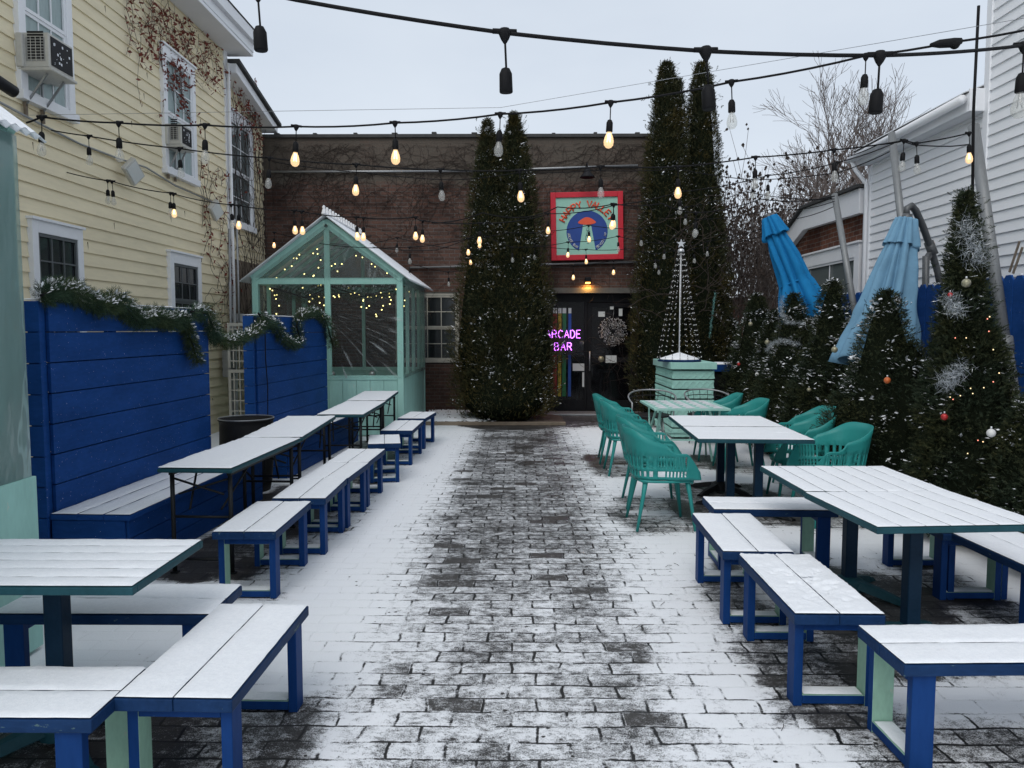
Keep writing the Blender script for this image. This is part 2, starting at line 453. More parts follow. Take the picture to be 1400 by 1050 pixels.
# ------------------------------------------------------------------ world + sun
w = bpy.data.worlds.new('World'); scene.world = w; w.use_nodes = True
nt = w.node_tree; nt.nodes.clear()
out = nt.nodes.new('ShaderNodeOutputWorld')
sky = nt.nodes.new('ShaderNodeTexSky'); sky.sky_type = 'NISHITA'; sky.sun_disc = False
SUN_EL, SUN_RZ = R(48), R(200)
sky.sun_elevation = SUN_EL; sky.sun_rotation = SUN_RZ
b1 = nt.nodes.new('ShaderNodeBackground'); b1.inputs[1].default_value = .10; nt.links.new(sky.outputs[0], b1.inputs[0])
b2 = nt.nodes.new('ShaderNodeBackground'); b2.inputs[1].default_value = 1.0
tc = nt.nodes.new('ShaderNodeTexCoord')
mp = nt.nodes.new('ShaderNodeMapping'); mp.inputs['Scale'].default_value = (1, 1, 2.6); nt.links.new(tc.outputs['Generated'], mp.inputs[0])
nz = nt.nodes.new('ShaderNodeTexNoise'); nz.inputs['Scale'].default_value = 2.0; nz.inputs['Detail'].default_value = 5; nt.links.new(mp.outputs[0], nz.inputs['Vector'])
cr = nt.nodes.new('ShaderNodeValToRGB'); cr.color_ramp.elements[0].position = .3; cr.color_ramp.elements[0].color = (.505, .56, .635, 1)
cr.color_ramp.elements[1].position = .72; cr.color_ramp.elements[1].color = (.60, .65, .71, 1)
nt.links.new(nz.outputs['Fac'], cr.inputs[0]); nt.links.new(cr.outputs[0], b2.inputs[0])
mx = nt.nodes.new('ShaderNodeMixShader'); mx.inputs[0].default_value = .9
nt.links.new(b1.outputs[0], mx.inputs[1]); nt.links.new(b2.outputs[0], mx.inputs[2]); nt.links.new(mx.outputs[0], out.inputs[0])
sd = bpy.data.lights.new('sun', 'SUN'); sd.energy = 1.2; sd.angle = R(40); sd.color = (1, .97, .93)
so = bpy.data.objects.new('sun', sd); COL.objects.link(so); so.location = (0, -5, 20)
dirv = Vector((math.sin(SUN_RZ)*math.cos(SUN_EL), math.cos(SUN_RZ)*math.cos(SUN_EL), math.sin(SUN_EL)))
so.rotation_euler = dirv.to_track_quat('Z', 'Y').to_euler()
scene.view_settings.view_transform = 'Standard'; scene.view_settings.look = 'None'
scene.view_settings.exposure = .40; scene.view_settings.gamma = 1
scene.cycles.use_denoising = True
scene.cycles.max_bounces = 6; scene.cycles.transparent_max_bounces = 16
# ------------------------------------------------------------------ buildings
def frameT(origin, u, n):
    u = Vector(u); n = Vector(n); T = Matrix.Identity(4)
    T.col[0][:3] = u; T.col[1][:3] = n; T.col[2][:3] = (0, 0, 1); T.col[3][:3] = origin
    return T
def window(parent, T, u0, u1, z0, z1, cols=3, rows=2, glass='pane_grey', casing=.11, trim='white', proud=.065, sashes=2, label=None, sm=None):
    mb = MB(); c = casing
    mb.box(u0, u0+c, .0, proud, z0, z1, 0, T); mb.box(u1-c, u1, .0, proud, z0, z1, 0, T)
    mb.box(u0+c, u1-c, .0, proud, z1-c*1.25, z1, 0, T); mb.box(u0-.02, u1+.02, .0, proud+.03, z0-.03, z0+c*.6, 0, T)
    mb.box(u0-.02, u1+.02, 0, proud+.025, z1, z1+.03, 0, T)
    w = mb.build('window', M[trim], parent, .004)
    if label: w['label'] = label
    a0, a1, b0, b1 = u0+c, u1-c, z0+c*.6, z1-c*1.25
    sb = MB(); s = .035; hh = (b1-b0)/sashes
    for k in range(sashes):
        q0 = b0+k*hh; q1 = q0+hh; d0, d1 = (.026, .042) if k == 0 and sashes > 1 else (.032, .052)
        sb.box(a0, a0+s, d0, d1, q0, q1, 0, T); sb.box(a1-s, a1, d0, d1, q0, q1, 0, T)
        sb.box(a0+s, a1-s, d0, d1, q0, q0+s, 0, T); sb.box(a0+s, a1-s, d0, d1, q1-s, q1, 0, T)
        for i in range(1, cols):
            uu = a0+s+(a1-a0-2*s)*i/cols; sb.box(uu-.008, uu+.008, d0+.004, d1-.004, q0+s, q1-s, 0, T)
        for i in range(1, rows):
            zz = q0+s+(q1-q0-2*s)*i/rows; sb.box(a0+s, a1-s, d0+.006, d1-.006, zz-.008, zz+.008, 0, T)
    sb.build('sash', M[sm or trim], w)
    MB().box(a0+.01, a1-.01, .019, .025, b0+.01, b1-.01, 0, T).build('pane', M[glass], w)
    return w
def siding(mb, T, u0, u1, z0, z1, h, lip=.022, topfun=None, mi=0):
    z = z0
    while z < z1:
        t = min(z+h, z1); ue = u1
        if topfun: ue = min(u1, topfun(t))
        if ue > u0+.02:
            mb.add([(u0, lip, z), (ue, lip, z), (ue, .003, t), (u0, .003, t), (u0, 0, z), (ue, 0, z)],
                   [(0, 1, 2, 3), (0, 4, 5, 1)], mi, False, T)
            # butt joints of the boards
            uu = u0+random.uniform(1.5, 9)
            while uu < ue-.3:
                mb.box(uu, uu+.002, lip*.35, lip*.8, z+.005, t-.03, 1, T); uu += random.uniform(6, 9)
        z += h

# --- yellow clapboard house on the left
XL = -5.0
yh = thing('clapboard_house', 'large cream yellow clapboard house with white trimmed windows on the left', 'house', (XL, 7, 0))
yh_o = Vector((XL, 7, 0))
TL = frameT((0, 0, 0), (0, 1, 0), (1, 0, 0))          # in the house's own frame: u = Y-7, n = out of the wall
mb = MB(); siding(mb, TL, -5.5, 6.30, 0, 6.40, .152)
mb.box(-5.5, 6.3, -.2, -.002, 0, 6.4, 0, TL); mb.box(-9, 0, 6.1, 6.3, 0, 6.4, 0, None); mb.box(-9, 0, -5.5, -5.3, 0, 6.4)
mb.build('wall', [M['yellow'], M['wood']], yh)
MB().box(6.30, 6.44, -.15, .035, 0, 6.42, 0, TL).build('corner_board', M['white'], yh)
mb = MB()
mb.add([(.42, -5.8, 6.42), (.42, 6.62, 6.42), (-9.4, 6.62, 6.42), (-9.4, -5.8, 6.42)], [(0, 1, 2, 3)])
mb.box(-.02, .42, -5.8, 6.62, 6.40, 6.46); mb.box(.36, .43, -5.8, 6.62, 6.46, 6.60); mb.box(.40, .50, -5.8, 6.66, 6.60, 6.78)
mb.box(-9.0, .40, 6.46, 6.62, 6.46, 6.60)
mb.build('eave', M['white'], yh, .006)
mb = MB(); mb.poly([(.52, -5.9, 6.79), (-4.5, -5.9, 8.9), (-9.5, -5.9, 6.79)], 12.6, (0, 1, 0)); mb.build('roof', M['roofing'], yh)
def yz(px0, px1):          # measured edges along the left wall
    return PX(px0, 300, XL).y-7, PX(px1, 300, XL).y-7
u0, u1 = yz(35, 105); window(yh, TL, u0, u1, 1.5, 2.82, 3, 2, 'pane_dark', casing=.10, sashes=2, sm='darksash')
u0, u1 = yz(225, 268); window(yh, TL, u0, u1, 1.5, 2.80, 3, 2, 'pane_dark', casing=.12, sm='darksash')
ua, ub = PX(20, 100, XL).y-7, PX(94, 100, XL).y-7
window(yh, TL, ua, ub, 4.02, 5.85, 3, 2, 'curtain')
uc, ud = PX(217, 100, XL).y-7, PX(261, 100, XL).y-7
window(yh, TL, uc, ud, 3.92, 5.66, 3, 2, 'curtain', label='white upper window with dry red vine over its head')

# --- air conditioners, in the upper windows
def aircon(u, z, label, sw=.62, sd=.50, sh=.42):
    t = thing('air_conditioner', label, 'air conditioner', (XL+.03, 7+u, z), 0, 'window air conditioners')
    mb = MB(); mb.box(0, sd, -sw/2, sw/2, 0, sh); mb.box(-.0, .07, -sw/2-.04, sw/2+.20, -.005, sh*.96)
    mb.box(0, sd+.03, -sw/2-.02, sw/2+.02, -.035, -.003)
    mb.build('casing', M['cream'], t, .012)
    g = MB()
    for k in range(10):
        g.box(.10, sd-.05, -sw/2-.006, -sw/2+.001, .08+k*.028, .096+k*.028)
    g.box(.08, sd-.04, -sw/2-.0035, -sw/2+.001, .06, sh-.05, 1)
    for k in range(3): g.box(.13+k*.05, .135+k*.05, -sw/2-.009, -sw/2, .06, sh-.05, 2)
    g.build('louvre', [M['blackmetal'], M['gray'], M['cream']], t)
    c = MB(); c.box(sd+.001, sd+.008, -sw/2+.03, sw/2-.03, .03, sh-.03)
    for _ in range(16):
        y = random.uniform(-sw/2+.06, sw/2-.08); zz = random.uniform(.05, sh-.08); q = random.choice((.006, .01, .02))
        c.box(sd+.004, sd+.010, y, y+q, zz, zz+q*1.2, 1)
    c.build('rear_grille', [M['dark'], M['snow']], t)
    b = MB()
    for y in (-sw/2+.06, sw/2-.08):
        b = MB()
        b.bar((.02, y, -.05), (.02, y, -.36), .02, .02); b.bar((.02, y, -.34), (sd-.06, y, -.04), .018, .018)
        b.box(.0, .03, y-.015, y+.015, -.46, -.32, 1)
        b.build('bracket', [M['gray'], M['wood']], t)
aircon(1.02, 4.30, 'large cream window air conditioner with dark snow flecked back, in the nearest upper window', .42, .31, .34)
aircon(4.15, 4.29, 'small window air conditioner on brackets under the far upper window', .36, .24, .29)

# --- rear addition with a falling roof line
ra = thing('house_addition', 'rear addition with falling roof line, its clapboards overgrown with bare vines', 'house', (XL, 14.4, 0))
TLa = frameT((-.10, 0, 0), (0, 1, 0), (1, 0, 0))
mb = MB(); siding(mb, TLa, -.95, 1.15, 0, 6.3, .152, topfun=lambda z: 1.15 if z < 5.7 else 1.15-(z-5.7)*4.5)
mb.poly([(-.105, -.95, 0), (-.105, 1.15, 0), (-.105, 1.15, 5.65), (-.105, -.95, 6.1)], 3.5, (-1, 0, 0))
mb.build('wall', [M['yellow'], M['wood']], ra)
mb = MB(); mb.poly([(.18, -.94, 6.08), (.18, 1.30, 5.62), (.18, 1.30, 5.76), (.18, -.94, 6.24)], 3.9, (-1, 0, 0)); mb.build('eave', M['white'], ra, .01)
mb = MB(); mb.poly([(.24, -.95, 6.245), (.24, 1.36, 5.765), (.24, 1.36, 5.82), (.24, -.95, 6.31)], 4.0, (-1, 0, 0)); mb.build('roof', M['roofing'], ra)
window(ra, TLa, -.80, .45, 3.55, 5.55, 2, 2, 'pane_grey', casing=.13)
MB().box(-.75, .9, -.0, .04, 1.98, 2.95, 0, TLa).box(-.85, 1.0, .0, .06, 1.83, 1.98, 1, TLa).build('dark_panel', [M['wood'], M['white']], ra)
# corner pipes and conduits
cp = thing('conduit_bundle', 'white and grey conduits running down the house corner behind the garland', 'pipe', (XL+.08, 13.35, 0))
for x, y, r, z in ((0, 0, .028, 6.2), (.07, .02, .018, 3.9), (.0, -.16, .02, 3.4), (.02, -.26, .014, 2.5)):
    MB().tube([(x, y, .1), (x, y, z)], r, 8).build('conduit', M['white'] if r > .02 else M['gray'], cp)
MB().box(0, .14, -.62, -.38, .9, 1.35).build('meter_box', M['gray'], cp, .01)
MB().box(0, .12, -.36, -.2, 1.45, 1.7).build('meter_box', M['gray'], cp, .01)
cb = MB(); pts = [PX(x, y, XL+.05) for x, y in ((0, 140), (60, 172), (110, 197), (160, 216), (200, 229), (240, 254), (300, 280))]
tag(cb.tube(pts, .012, 6).build('wall_cable', M['gray']), 'grey cable sagging along the cream siding below the upper windows', 'cable')
def floodlight(p, label, big=.17):
    t = thing('flood_light', label, 'flood light', p, 0, 'flood lights on the cream house')
    T = Matrix.Rotation(R(-35), 4, 'X') @ Matrix.Rotation(R(25), 4, 'Y')
    MB().box(.02, .09, -big, big, -big*.7, big*.7, 0, T).build('lamp_head', M['cream'], t, .012)
    MB().box(.091, .097, -big*.85, big*.85, -big*.55, big*.55, 0, T).build('lens', M['paper'], t)
    MB().tube([(-.02, 0, .12), (.05, 0, .0)], .015, 6).build('arm', M['gray'], t)
floodlight(PX(177, 233, XL+.12), 'white flood light on the cream siding under the small air conditioner', .15)
floodlight(PX(291, 286, XL+.12), 'white flood light beside the dry red vine near the house corner', .15)
p = PX(8, 116, XL+.3)
t = thing('wall_spotlight', 'black cylinder spotlight on the cream wall above the snowy roof corner', 'spotlight', p)
MB().tube([(-.05, -.18, .04), (.0, .12, -.03)], .055, 12).build('lamp_head', M['blackmetal'], t, .004)
MB().tube([(0, -.03, 0), (-.28, -.1, .1)], .015, 6).build('arm', M['blackmetal'], t)
MB().ball((-.08, -.22, .24), .055, 8).build('sensor', M['blackmetal'], t)

# --- lattice panels in the gap
lt = thing('lattice_screen', 'cream lattice screen in the gap between the blue plank walls', 'screen', (-4.50, 12.3, 0))
mb = MB()
for z0, z1 in ((.1, 1.0), (1.08, 1.75)):
    mb.box(-.16, -.12, 0, .03, z0, z1); mb.box(.30, .34, 0, .03, z0, z1); mb.box(-.16, .34, 0, .03, z1, z1+.05)
    for k in range(4): mb.box(-.08+k*.095, -.062+k*.095, .005, .02, z0, z1)
    z = z0+.1
    while z < z1: mb.box(-.14, .32, .008, .024, z, z+.018); z += .17
mb.build('lattice', M['latt'], lt)

# --- brick bar building across the end of the yard
FY = 15.6
bb = thing('brick_bar', 'low brick bar building with stucco band, red framed sign and dark glass entrance', 'building', (0, FY, 0))
wx0, wx1 = PY(540, 450, FY).x, PY(628, 450, FY).x
dx0, dx1 = PY(748, 450, FY).x, PY(874, 450, FY).x
TOP = 5.50; X1 = 3.15
mb = MB()
for a, b, z0, z1 in ((-7, wx0, 0, TOP), (wx1, dx0, 0, TOP), (dx1, X1, 0, TOP), (wx0, wx1, 0, 1.0), (wx0, wx1, 2.45, TOP), (dx0, dx1, 2.42, TOP)):
    mb.box(a, b, 0, .32, z0, z1)
mb.box(X1-.3, X1, .32, 9, 0, TOP); mb.box(-7, -6.7, .32, 9, 0, TOP); mb.box(-7, X1, 9, 9.3, 0, TOP)
mb.build('wall', M['brick'], bb)
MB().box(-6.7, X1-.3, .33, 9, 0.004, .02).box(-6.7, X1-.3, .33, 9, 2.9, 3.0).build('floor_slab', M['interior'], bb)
mb = MB(); mb.box(-7.05, X1+.05, -.05, .40, TOP+.002, TOP+.07)
x = -6.5
while x < X1: mb.box(x, x+random.uniform(.06, .12), -.04, .1, TOP+.07, TOP+.07+random.uniform(.02, .045)); x += random.uniform(.75, .85)
mb.box(-7, X1, .4, 9.3, TOP-.1, TOP)
mb.build('roof', M['roofing'], bb, .008)
TF = frameT((0, 0, 0), (1, 0, 0), (0, -1, 0))
TFi = frameT((0, .10, 0), (1, 0, 0), (0, -1, 0))
window(bb, TFi, wx0+.003, wx1-.003, 1.05, 2.44, 4, 2, 'pane_dark', casing=.05, trim='latt')
mb = MB(); mb.box(dx0-.1, dx1+.12, -.06, -.002, 2.42, 2.53); mb.build('lintel', M['lintel'], bb, .005)
# storefront: frame, door, panes
dm = PY(806, 450, FY).x
mb = MB()
for a, b in ((dx0, dx0+.06), (dm-.09, dm-.04), (dx1-.06, dx1)): mb.box(a, b, .12, .20, 0, 2.419)
mb.box(dx0+.06, dm-.09, .13, .19, 2.25, 2.418); mb.box(dm-.04, dx1-.06, .13, .19, 2.25, 2.418); mb.box(dx0+.06, dm-.09, .13, .19, .0, .25)
mb.build('storefront_frame', M['dark'], bb, .004)
d0, d1 = dm-.035, dx1-.065
mb = MB()
for a, b, z0, z1 in ((d0, d0+.09, .02, 2.24), (d1-.09, d1, .02, 2.24), (d0+.09, d1-.09, .02, .24), (d0+.09, d1-.09, 2.14, 2.24), (d0+.09, d1-.09, 1.02, 1.12)):
    mb.box(a, b, .135, .185, z0, z1)
dr = mb.build('entrance_door', M['dark'], bb, .004)
MB().box(d0+.09, d1-.09, .157, .163, .24, 2.14).build('glass', M['door_glass'], dr)
MB().tube([(d0+.05, .07, .85), (d0+.05, .07, 1.25)], .014, 8).bar((d0+.05, .14, .87), (d0+.05, .07, .87), .02, .02).bar((d0+.05, .14, 1.23), (d0+.05, .07, 1.23), .02, .02).build('handle', M['gray'], dr)
MB().box(dx0+.06, dm-.09, .157, .163, .25, 2.25).build('side_glass', M['door_glass'], bb)
for i, (a, b, c) in enumerate(((756, 761.5, 'st_red'), (763, 767.5, 'st_yellow'), (769, 774.0, 'st_green'), (777, 781.0, 'st_blue'))):
    xa, xb = PY(a, 450, FY+.15).x, PY(b, 450, FY+.15).x
    MB().box(xa, xb, .149, .1565, .32, 2.02).build('window_stripe', M[c], bb)
    MB().box(xa, xb, .149, .1565, 2.023, 2.13).build('window_stripe', M['paper'], bb)
def paperon(x0, y0, x1, y1, m='paper', nm='notice', ty=.13):
    a = PY(x0, y1, FY+ty); b = PY(x1, y0, FY+ty)
    return MB().box(a.x, b.x, ty, ty+.004, a.z, b.z).build(nm, M[m], bb)
paperon(783, 497, 799, 507); paperon(796, 509, 801, 529); paperon(828, 486, 843, 496); paperon(818, 426, 827, 433)
q = paperon(846, 422, 851, 432); q = paperon(834, 419, 839, 423)
o = MB(); c = PY(822, 491, FY+.13); o.lathe([(.0, 0), (.062, 0), (.062, .005), (0, .005)], 20, T=Matrix.Translation((c.x, .132, c.z)) @ Matrix.Rotation(PI/2, 4, 'X')); o.build('round_sticker', M['orn_gold'], bb)
o = MB(); c = PY(795, 469, FY+.13); o.lathe([(.0, 0), (.045, 0), (.045, .005), (0, .005)], 20, T=Matrix.Translation((c.x, .132, c.z)) @ Matrix.Rotation(PI/2, 4, 'X')); o.build('round_sticker', M['paper'], bb)
# things inside, seen dimly through the glass
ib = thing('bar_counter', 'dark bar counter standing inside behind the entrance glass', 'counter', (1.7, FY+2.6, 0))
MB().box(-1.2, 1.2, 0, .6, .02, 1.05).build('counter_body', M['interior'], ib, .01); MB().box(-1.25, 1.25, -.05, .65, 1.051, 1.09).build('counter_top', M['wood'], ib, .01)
for k in range(3):
    st = thing('bar_stool', 'dark stool in front of the counter inside the bar', 'stool', (1.0+k*.5, FY+1.9, .02), 0, 'stools inside the bar')
    MB().lathe([(0, .70), (.17, .70), (.18, .73), (.16, .76), (0, .76)], 14).build('seat', M['gray'], st)
    for a in range(4): MB().tube([(.11*math.cos(a*PI/2+.8), .11*math.sin(a*PI/2+.8), .70), (.2*math.cos(a*PI/2+.8), .2*math.sin(a*PI/2+.8), 0)], .012, 6).build('leg', M['gray'], st)
# conduits over the facade
for (x0, y0, x1, y1, nm) in ((366, 235, 640, 234, 'a'), (640, 234, 872, 226, 'b'), (560, 366, 872, 358, 'c')):
    a = PY(x0, y0, FY-.05); b = PY(x1, y1, FY-.05)
    lab = {'a': 'pale conduit across the stucco band left of the twin tipped tree', 'b': 'pale conduit across the stucco band above the sign', 'c': 'pale conduit across the brick below the sign'}[nm]
    tag(MB().tube([a, b], .022, 8).build('facade_conduit', M['gray']), lab, 'conduit', 'conduits across the brick wall')
# gooseneck lamp above the sign
gp = PY(803, 240, FY-.45)
t = thing('gooseneck_lamp', 'dark bell shaped lamp over the red framed sign', 'wall lamp', gp)
MB().lathe([(.02, .14), (.05, .13), (.07, .06), (.14, -.02), (.15, -.04), (.13, -.04), (.05, .03), (0, .05)], 20).build('shade', M['dark'], t)
MB().tube([(0, .0, .12), (0, .02, .22), (0, .12, .27), (0, .44, .22)], .012, 8).build('arm', M['dark'], t)
ap = PY(804, 385, FY-.14)
t = thing('amber_wall_lamp', 'small amber lamp glowing above the dark entrance', 'wall lamp', ap)
MB().box(-.06, .06, -.02, .13, -.01, .09).build('housing', M['dark'], t, .01)
MB().box(-.045, .045, -.01, .11, -.035, -.011).build('lens', M['amber'], t, .005)
ld = bpy.data.lights.new('amber_lamp_light', 'AREA'); ld.energy = 5.0; ld.color = (1, .48, .1); ld.size = .08; ld.shape = 'SQUARE'
lo = bpy.data.objects.new('amber_lamp_light', ld); COL.objects.link(lo); lo.parent = t; lo.location = (0, .04, -.05)
# the metal wreath on the door
wc = PY(838, 453, FY+.05)
t = thing('wreath', 'silver beaded round wreath hanging on the dark entrance door', 'wreath', wc)
mb = MB(); mb2 = MB()
for k in range(520):
    a = random.uniform(0, 2*PI); r = .30*math.sqrt(random.uniform(.03, 1)); y = random.uniform(-.04, .05)
    p = Vector((r*math.cos(a), y, r*math.sin(a)))
    if k % 3: mb.ball(p, random.uniform(.006, .011), 4)
    else: mb2.tube([p*.55, p], .0025, 3)
mb.build('beads', M['star'], t); mb2.build('wires', M['gray'], t)
MB().tube([(0, .0, .28), (.02, .05, .42)], .004, 4).build('hanger', M['gray'], t)
# chimney beyond
cz = thing('brick_chimney', 'dark brick chimney with an orange pot standing behind the roof edge', 'chimney', PY(878, 185, 19.5)*1)
cz.location.z = 5.4
MB().poly([(-.25, 0, -.3), (.6, 0, -.3), (.52, 0, .82), (-.12, 0, .82)], .7, (0, 1, 0)).build('stack', M['brick_front'], cz, .01)
MB().box(-.03, .5, .1, .6, .822, 1.05).build('pot', M['chimneybrick'], cz, .02)

# --- strokes used for lettering
STK = {'A': [[(0, 0), (.5, 1), (1, 0)], [(.2, .38), (.8, .38)]], 'B': [[(0, 0), (0, 1), (.55, 1), (.8, .88), (.8, .65), (.55, .53), (0, .53)], [(.55, .53), (.9, .4), (.9, .13), (.6, 0), (0, 0)]],
 'C': [[(.92, .82), (.7, .98), (.4, 1), (.1, .78), (0, .5), (.1, .2), (.4, 0), (.7, .02), (.92, .18)]], 'D': [[(0, 0), (0, 1), (.5, 1), (.85, .8), (.95, .5), (.85, .2), (.5, 0), (0, 0)]],
 'E': [[(.85, 1), (0, 1), (0, 0), (.85, 0)], [(0, .52), (.7, .52)]], 'H': [[(0, 0), (0, 1)], [(.9, 0), (.9, 1)], [(0, .5), (.9, .5)]], 'L': [[(0, 1), (0, 0), (.8, 0)]],
 'N': [[(0, 0), (0, 1), (.9, 0), (.9, 1)]], 'O': [[(.5, 1), (.12, .85), (0, .5), (.12, .15), (.5, 0), (.88, .15), (1, .5), (.88, .85), (.5, 1)]],
 'P': [[(0, 0), (0, 1), (.6, 1), (.88, .85), (.88, .6), (.6, .46), (0, .46)]], 'R': [[(0, 0), (0, 1), (.6, 1), (.88, .85), (.88, .62), (.6, .5), (0, .5)], [(.5, .5), (.95, 0)]],
 'V': [[(0, 1), (.5, 0), (1, 1)]], 'Y': [[(0, 1), (.5, .5), (1, 1)], [(.5, .5), (.5, 0)]], ',': [[(.1, .05), (0, -.15)]]}
def letter(mb, ch, T, h, w, r, n=6, mi=0):
    for st in STK[ch]:
        pts = [T @ Vector((p[0]*w-w/2, 0, p[1]*h)) for p in st]
        mb.tube(pts, r, n, mi)
# --- neon sign
ns = thing('neon_sign', 'purple neon sign reading ARCADE BAR in the entrance window', 'neon sign', PY(765, 465, FY-.02))
a0 = PY(754, 462, FY-.02); a1 = PY(795.5, 462, FY-.02)
lw = (a1.x-a0.x)/5
zr = a0.z-ns.location.z
H1 = .155
for i, ch in enumerate('ARCADE'):
    mb = MB(); T = Matrix.Translation((a0.x+lw*(i-1)+lw*.5-ns.location.x, 0, zr)); letter(mb, ch, T, H1, lw*.74, .0085); mb.build('neon_letter', M['neon'], ns)
b0 = PY(757, 479, FY-.02)
for i, ch in enumerate('BAR'):
    mb = MB(); T = Matrix.Translation((b0.x+lw*1.06*i+lw*.5-ns.location.x, 0, b0.z-ns.location.z)); letter(mb, ch, T, H1, lw*.74, .0085); mb.build('neon_letter', M['neon'], ns)
MB().box(-.40, .48, .018, .022, -.30, .17).build('backing', M['door_glass'], ns)
ld = bpy.data.lights.new('neon_glow', 'POINT'); ld.energy = 1.0; ld.color = (.55, .15, 1); ld.shadow_soft_size = .15
lo = bpy.data.objects.new('neon_glow', ld); COL.objects.link(lo); lo.parent = ns; lo.location = (.1, -.12, -.05)

# --- the painted sign
sa = PY(753, 357, FY-.10); sb_ = PY(851.5, 353, FY-.10)
SW = sb_.x-sa.x; SH = PY(800, 262, FY-.1).z-PY(800, 355, FY-.1).z
sg = thing('bar_sign', 'square mint sign reading HAPPY VALLEY in a red frame above the entrance', 'sign', ((sa.x+sb_.x)/2, FY-.10, PY(800, 309, FY-.1).z))
sg.rotation_euler = (0, R(-1.2), 0)
MB().box(-SW/2+.06, SW/2-.06, 0, .04, -SH/2+.06, SH/2-.06).build('panel', M['signmint'], sg)
mb = MB(); f = .105
mb.box(-SW/2, -SW/2+f, -.03, .07, -SH/2, SH/2); mb.box(SW/2-f, SW/2, -.03, .07, -SH/2, SH/2)
mb.box(-SW/2+f, SW/2-f, -.03, .07, -SH/2, -SH/2+f); mb.box(-SW/2+f, SW/2-f, -.03, .07, SH/2-f, SH/2)
mb.build('frame', M['red'], sg, .006)
CR = SW*.285; cc = (0, -.08*SH)
def sp(r, a): return (cc[0]+r*math.cos(a), 0, cc[1]+r*math.sin(a))
# disc with the beam cut out of it
A0, A1 = R(-112), R(292-360+0)
g0 = R(-66); g1 = R(246)
pts = [sp(CR, g0+(g1-g0)*k/60) for k in range(61)]
bt = .085*SH
mb = MB()
left = [p for p in pts if True]
# right half and left half as fans round the beam head
hx0, hx1 = -.052*SW, .052*SW; hz = cc[1]+CR*.40
right = [(hx1, 0, hz)]+[sp(CR, g0+(R(90)-g0)*k/30) for k in range(31)]+[(0, 0, hz)]
leftp = [(0, 0, hz)]+[sp(CR, R(90)+(g1-R(90))*k/30) for k in range(31)]+[(hx0, 0, hz)]
def ear(pp, y0, y1):
    n = len(pp); vs = [(p[0], y0, p[2]) for p in pp]+[(p[0], y1, p[2]) for p in pp]
    mb.add(vs, [tuple(range(n)), tuple(range(2*n-1, n-1, -1))]+[(i, n+i, n+(i+1) % n, (i+1) % n) for i in range(n)])
ear(right, -.006, -.001); ear(leftp, -.006, -.001)
mb.build('blue_disc', M['signblue'], sg)
mb = MB(); cap = []
for k in range(25):
    a = PI*k/24; cap.append((.125*SW*math.cos(a)*(1-.25*math.sin(a)**2), 0, hz+.012*SH+.075*SH*math.sin(a)**1.6))
for k in range(1, 12):
    a = PI+PI*k/12; cap.append((.125*SW*math.cos(a), 0, hz+.012*SH+.035*SH*math.sin(a)))
mb.poly(cap, .006, (0, -1, 0), T=Matrix.Translation((0, -.0065, 0))); mb.build('orange_saucer', M['signorange'], sg)
mb = MB(); T0 = Matrix.Identity(4)
for i, ch in enumerate('HAPPY VALLEY'):
    if ch == ' ': continue
    a = R(90+61-i*122/11); rr = CR*1.17
    T = Matrix.Translation((cc[0]+rr*math.cos(a), -.006, cc[1]+rr*math.sin(a))) @ Matrix.Rotation(-(a-PI/2), 4, 'Y')
    letter(mb, ch, T, .125, .092, .017, 6)
mb.build('lettering', M['signorange'], sg)
mb = MB()
for txt, s0, s1 in (('ARCADE BAR', 187, 236), ('BEACON, NY', 303, 353)):
    for i, ch in enumerate(txt):
        if ch == ' ': continue
        a = R(s0+(s1-s0)*i/(len(txt)-1)); rr = CR*.955
        T = Matrix.Translation((cc[0]+rr*math.cos(a), -.009, cc[1]+rr*math.sin(a))) @ Matrix.Rotation(-(a+PI/2), 4, 'Y')
        letter(mb, ch, T, .046, .032, .0055, 4)
mb.build('small_lettering', M['paper'], sg)
mb = MB()
for pth in ([(-.02, .05), (.03, .06), (.02, .14), (-.01, .13), (-.02, .05)], [(-.03, -.04), (.04, -.03), (.05, .04), (0, .05), (-.03, -.04)], [(-.05, -.12), (.05, -.12), (.05, -.05), (-.04, -.05), (-.05, -.12)], [(0, -.12), (.0, -.05)], [(-.02, -.2), (.03, -.19), (0, -.15)]):
    mb.tube([(p[0]*.9+.01, -.004, p[1]+cc[1]-.04) for p in pth], .0035, 4)
mb.build('line_drawing', M['signink'], sg)

# --- white clapboard house on the right
XR = 5.0
wh = thing('white_house', 'tall white clapboard house rising at the right edge with a low wing', 'house', (XR, 8.44, 0))
TR = frameT((0, 0, 0), (0, 1, 0), (-1, 0, 0))
mb = MB(); siding(mb, TR, -7.4, -.09, 0, 9.0, .117, .02); mb.box(.002, 8, -7.4, -.05, 0, 9.0)
siding(mb, TR, .0, 2.6, 0, 4.03, .117, .02); mb.box(.002, 8, .0, 2.6, 0, 4.1)
mb.build('wall', [M['whiteside'], M['whiteside']], wh)
mb = MB(); mb.box(-.03, .12, -.09, .0, 0, 9.02); mb.box(-.03, .1, 2.6, 2.68, 0, 4.0); mb.build('corner_board', M['white'], wh, .004)
mb = MB(); mb.box(-.17, .0, .0, 2.75, 4.02, 4.05); mb.box(-.19, -.15, .0, 2.75, 4.02, 4.22); mb.box(-.19, .0, -.03, -.004, 4.02, 4.26); mb.build('eave', M['white'], wh, .006)
mb = MB(); mb.tube([(-.25, .0, 4.15), (-.25, 2.8, 4.11)], .05, 10); mb.tube([(-.25, 2.72, 4.08), (-.2, 2.70, 3.95), (-.06, 2.66, 3.75), (-.06, 2.66, .1)], .03, 8); mb.build('gutter', M['white'], wh)
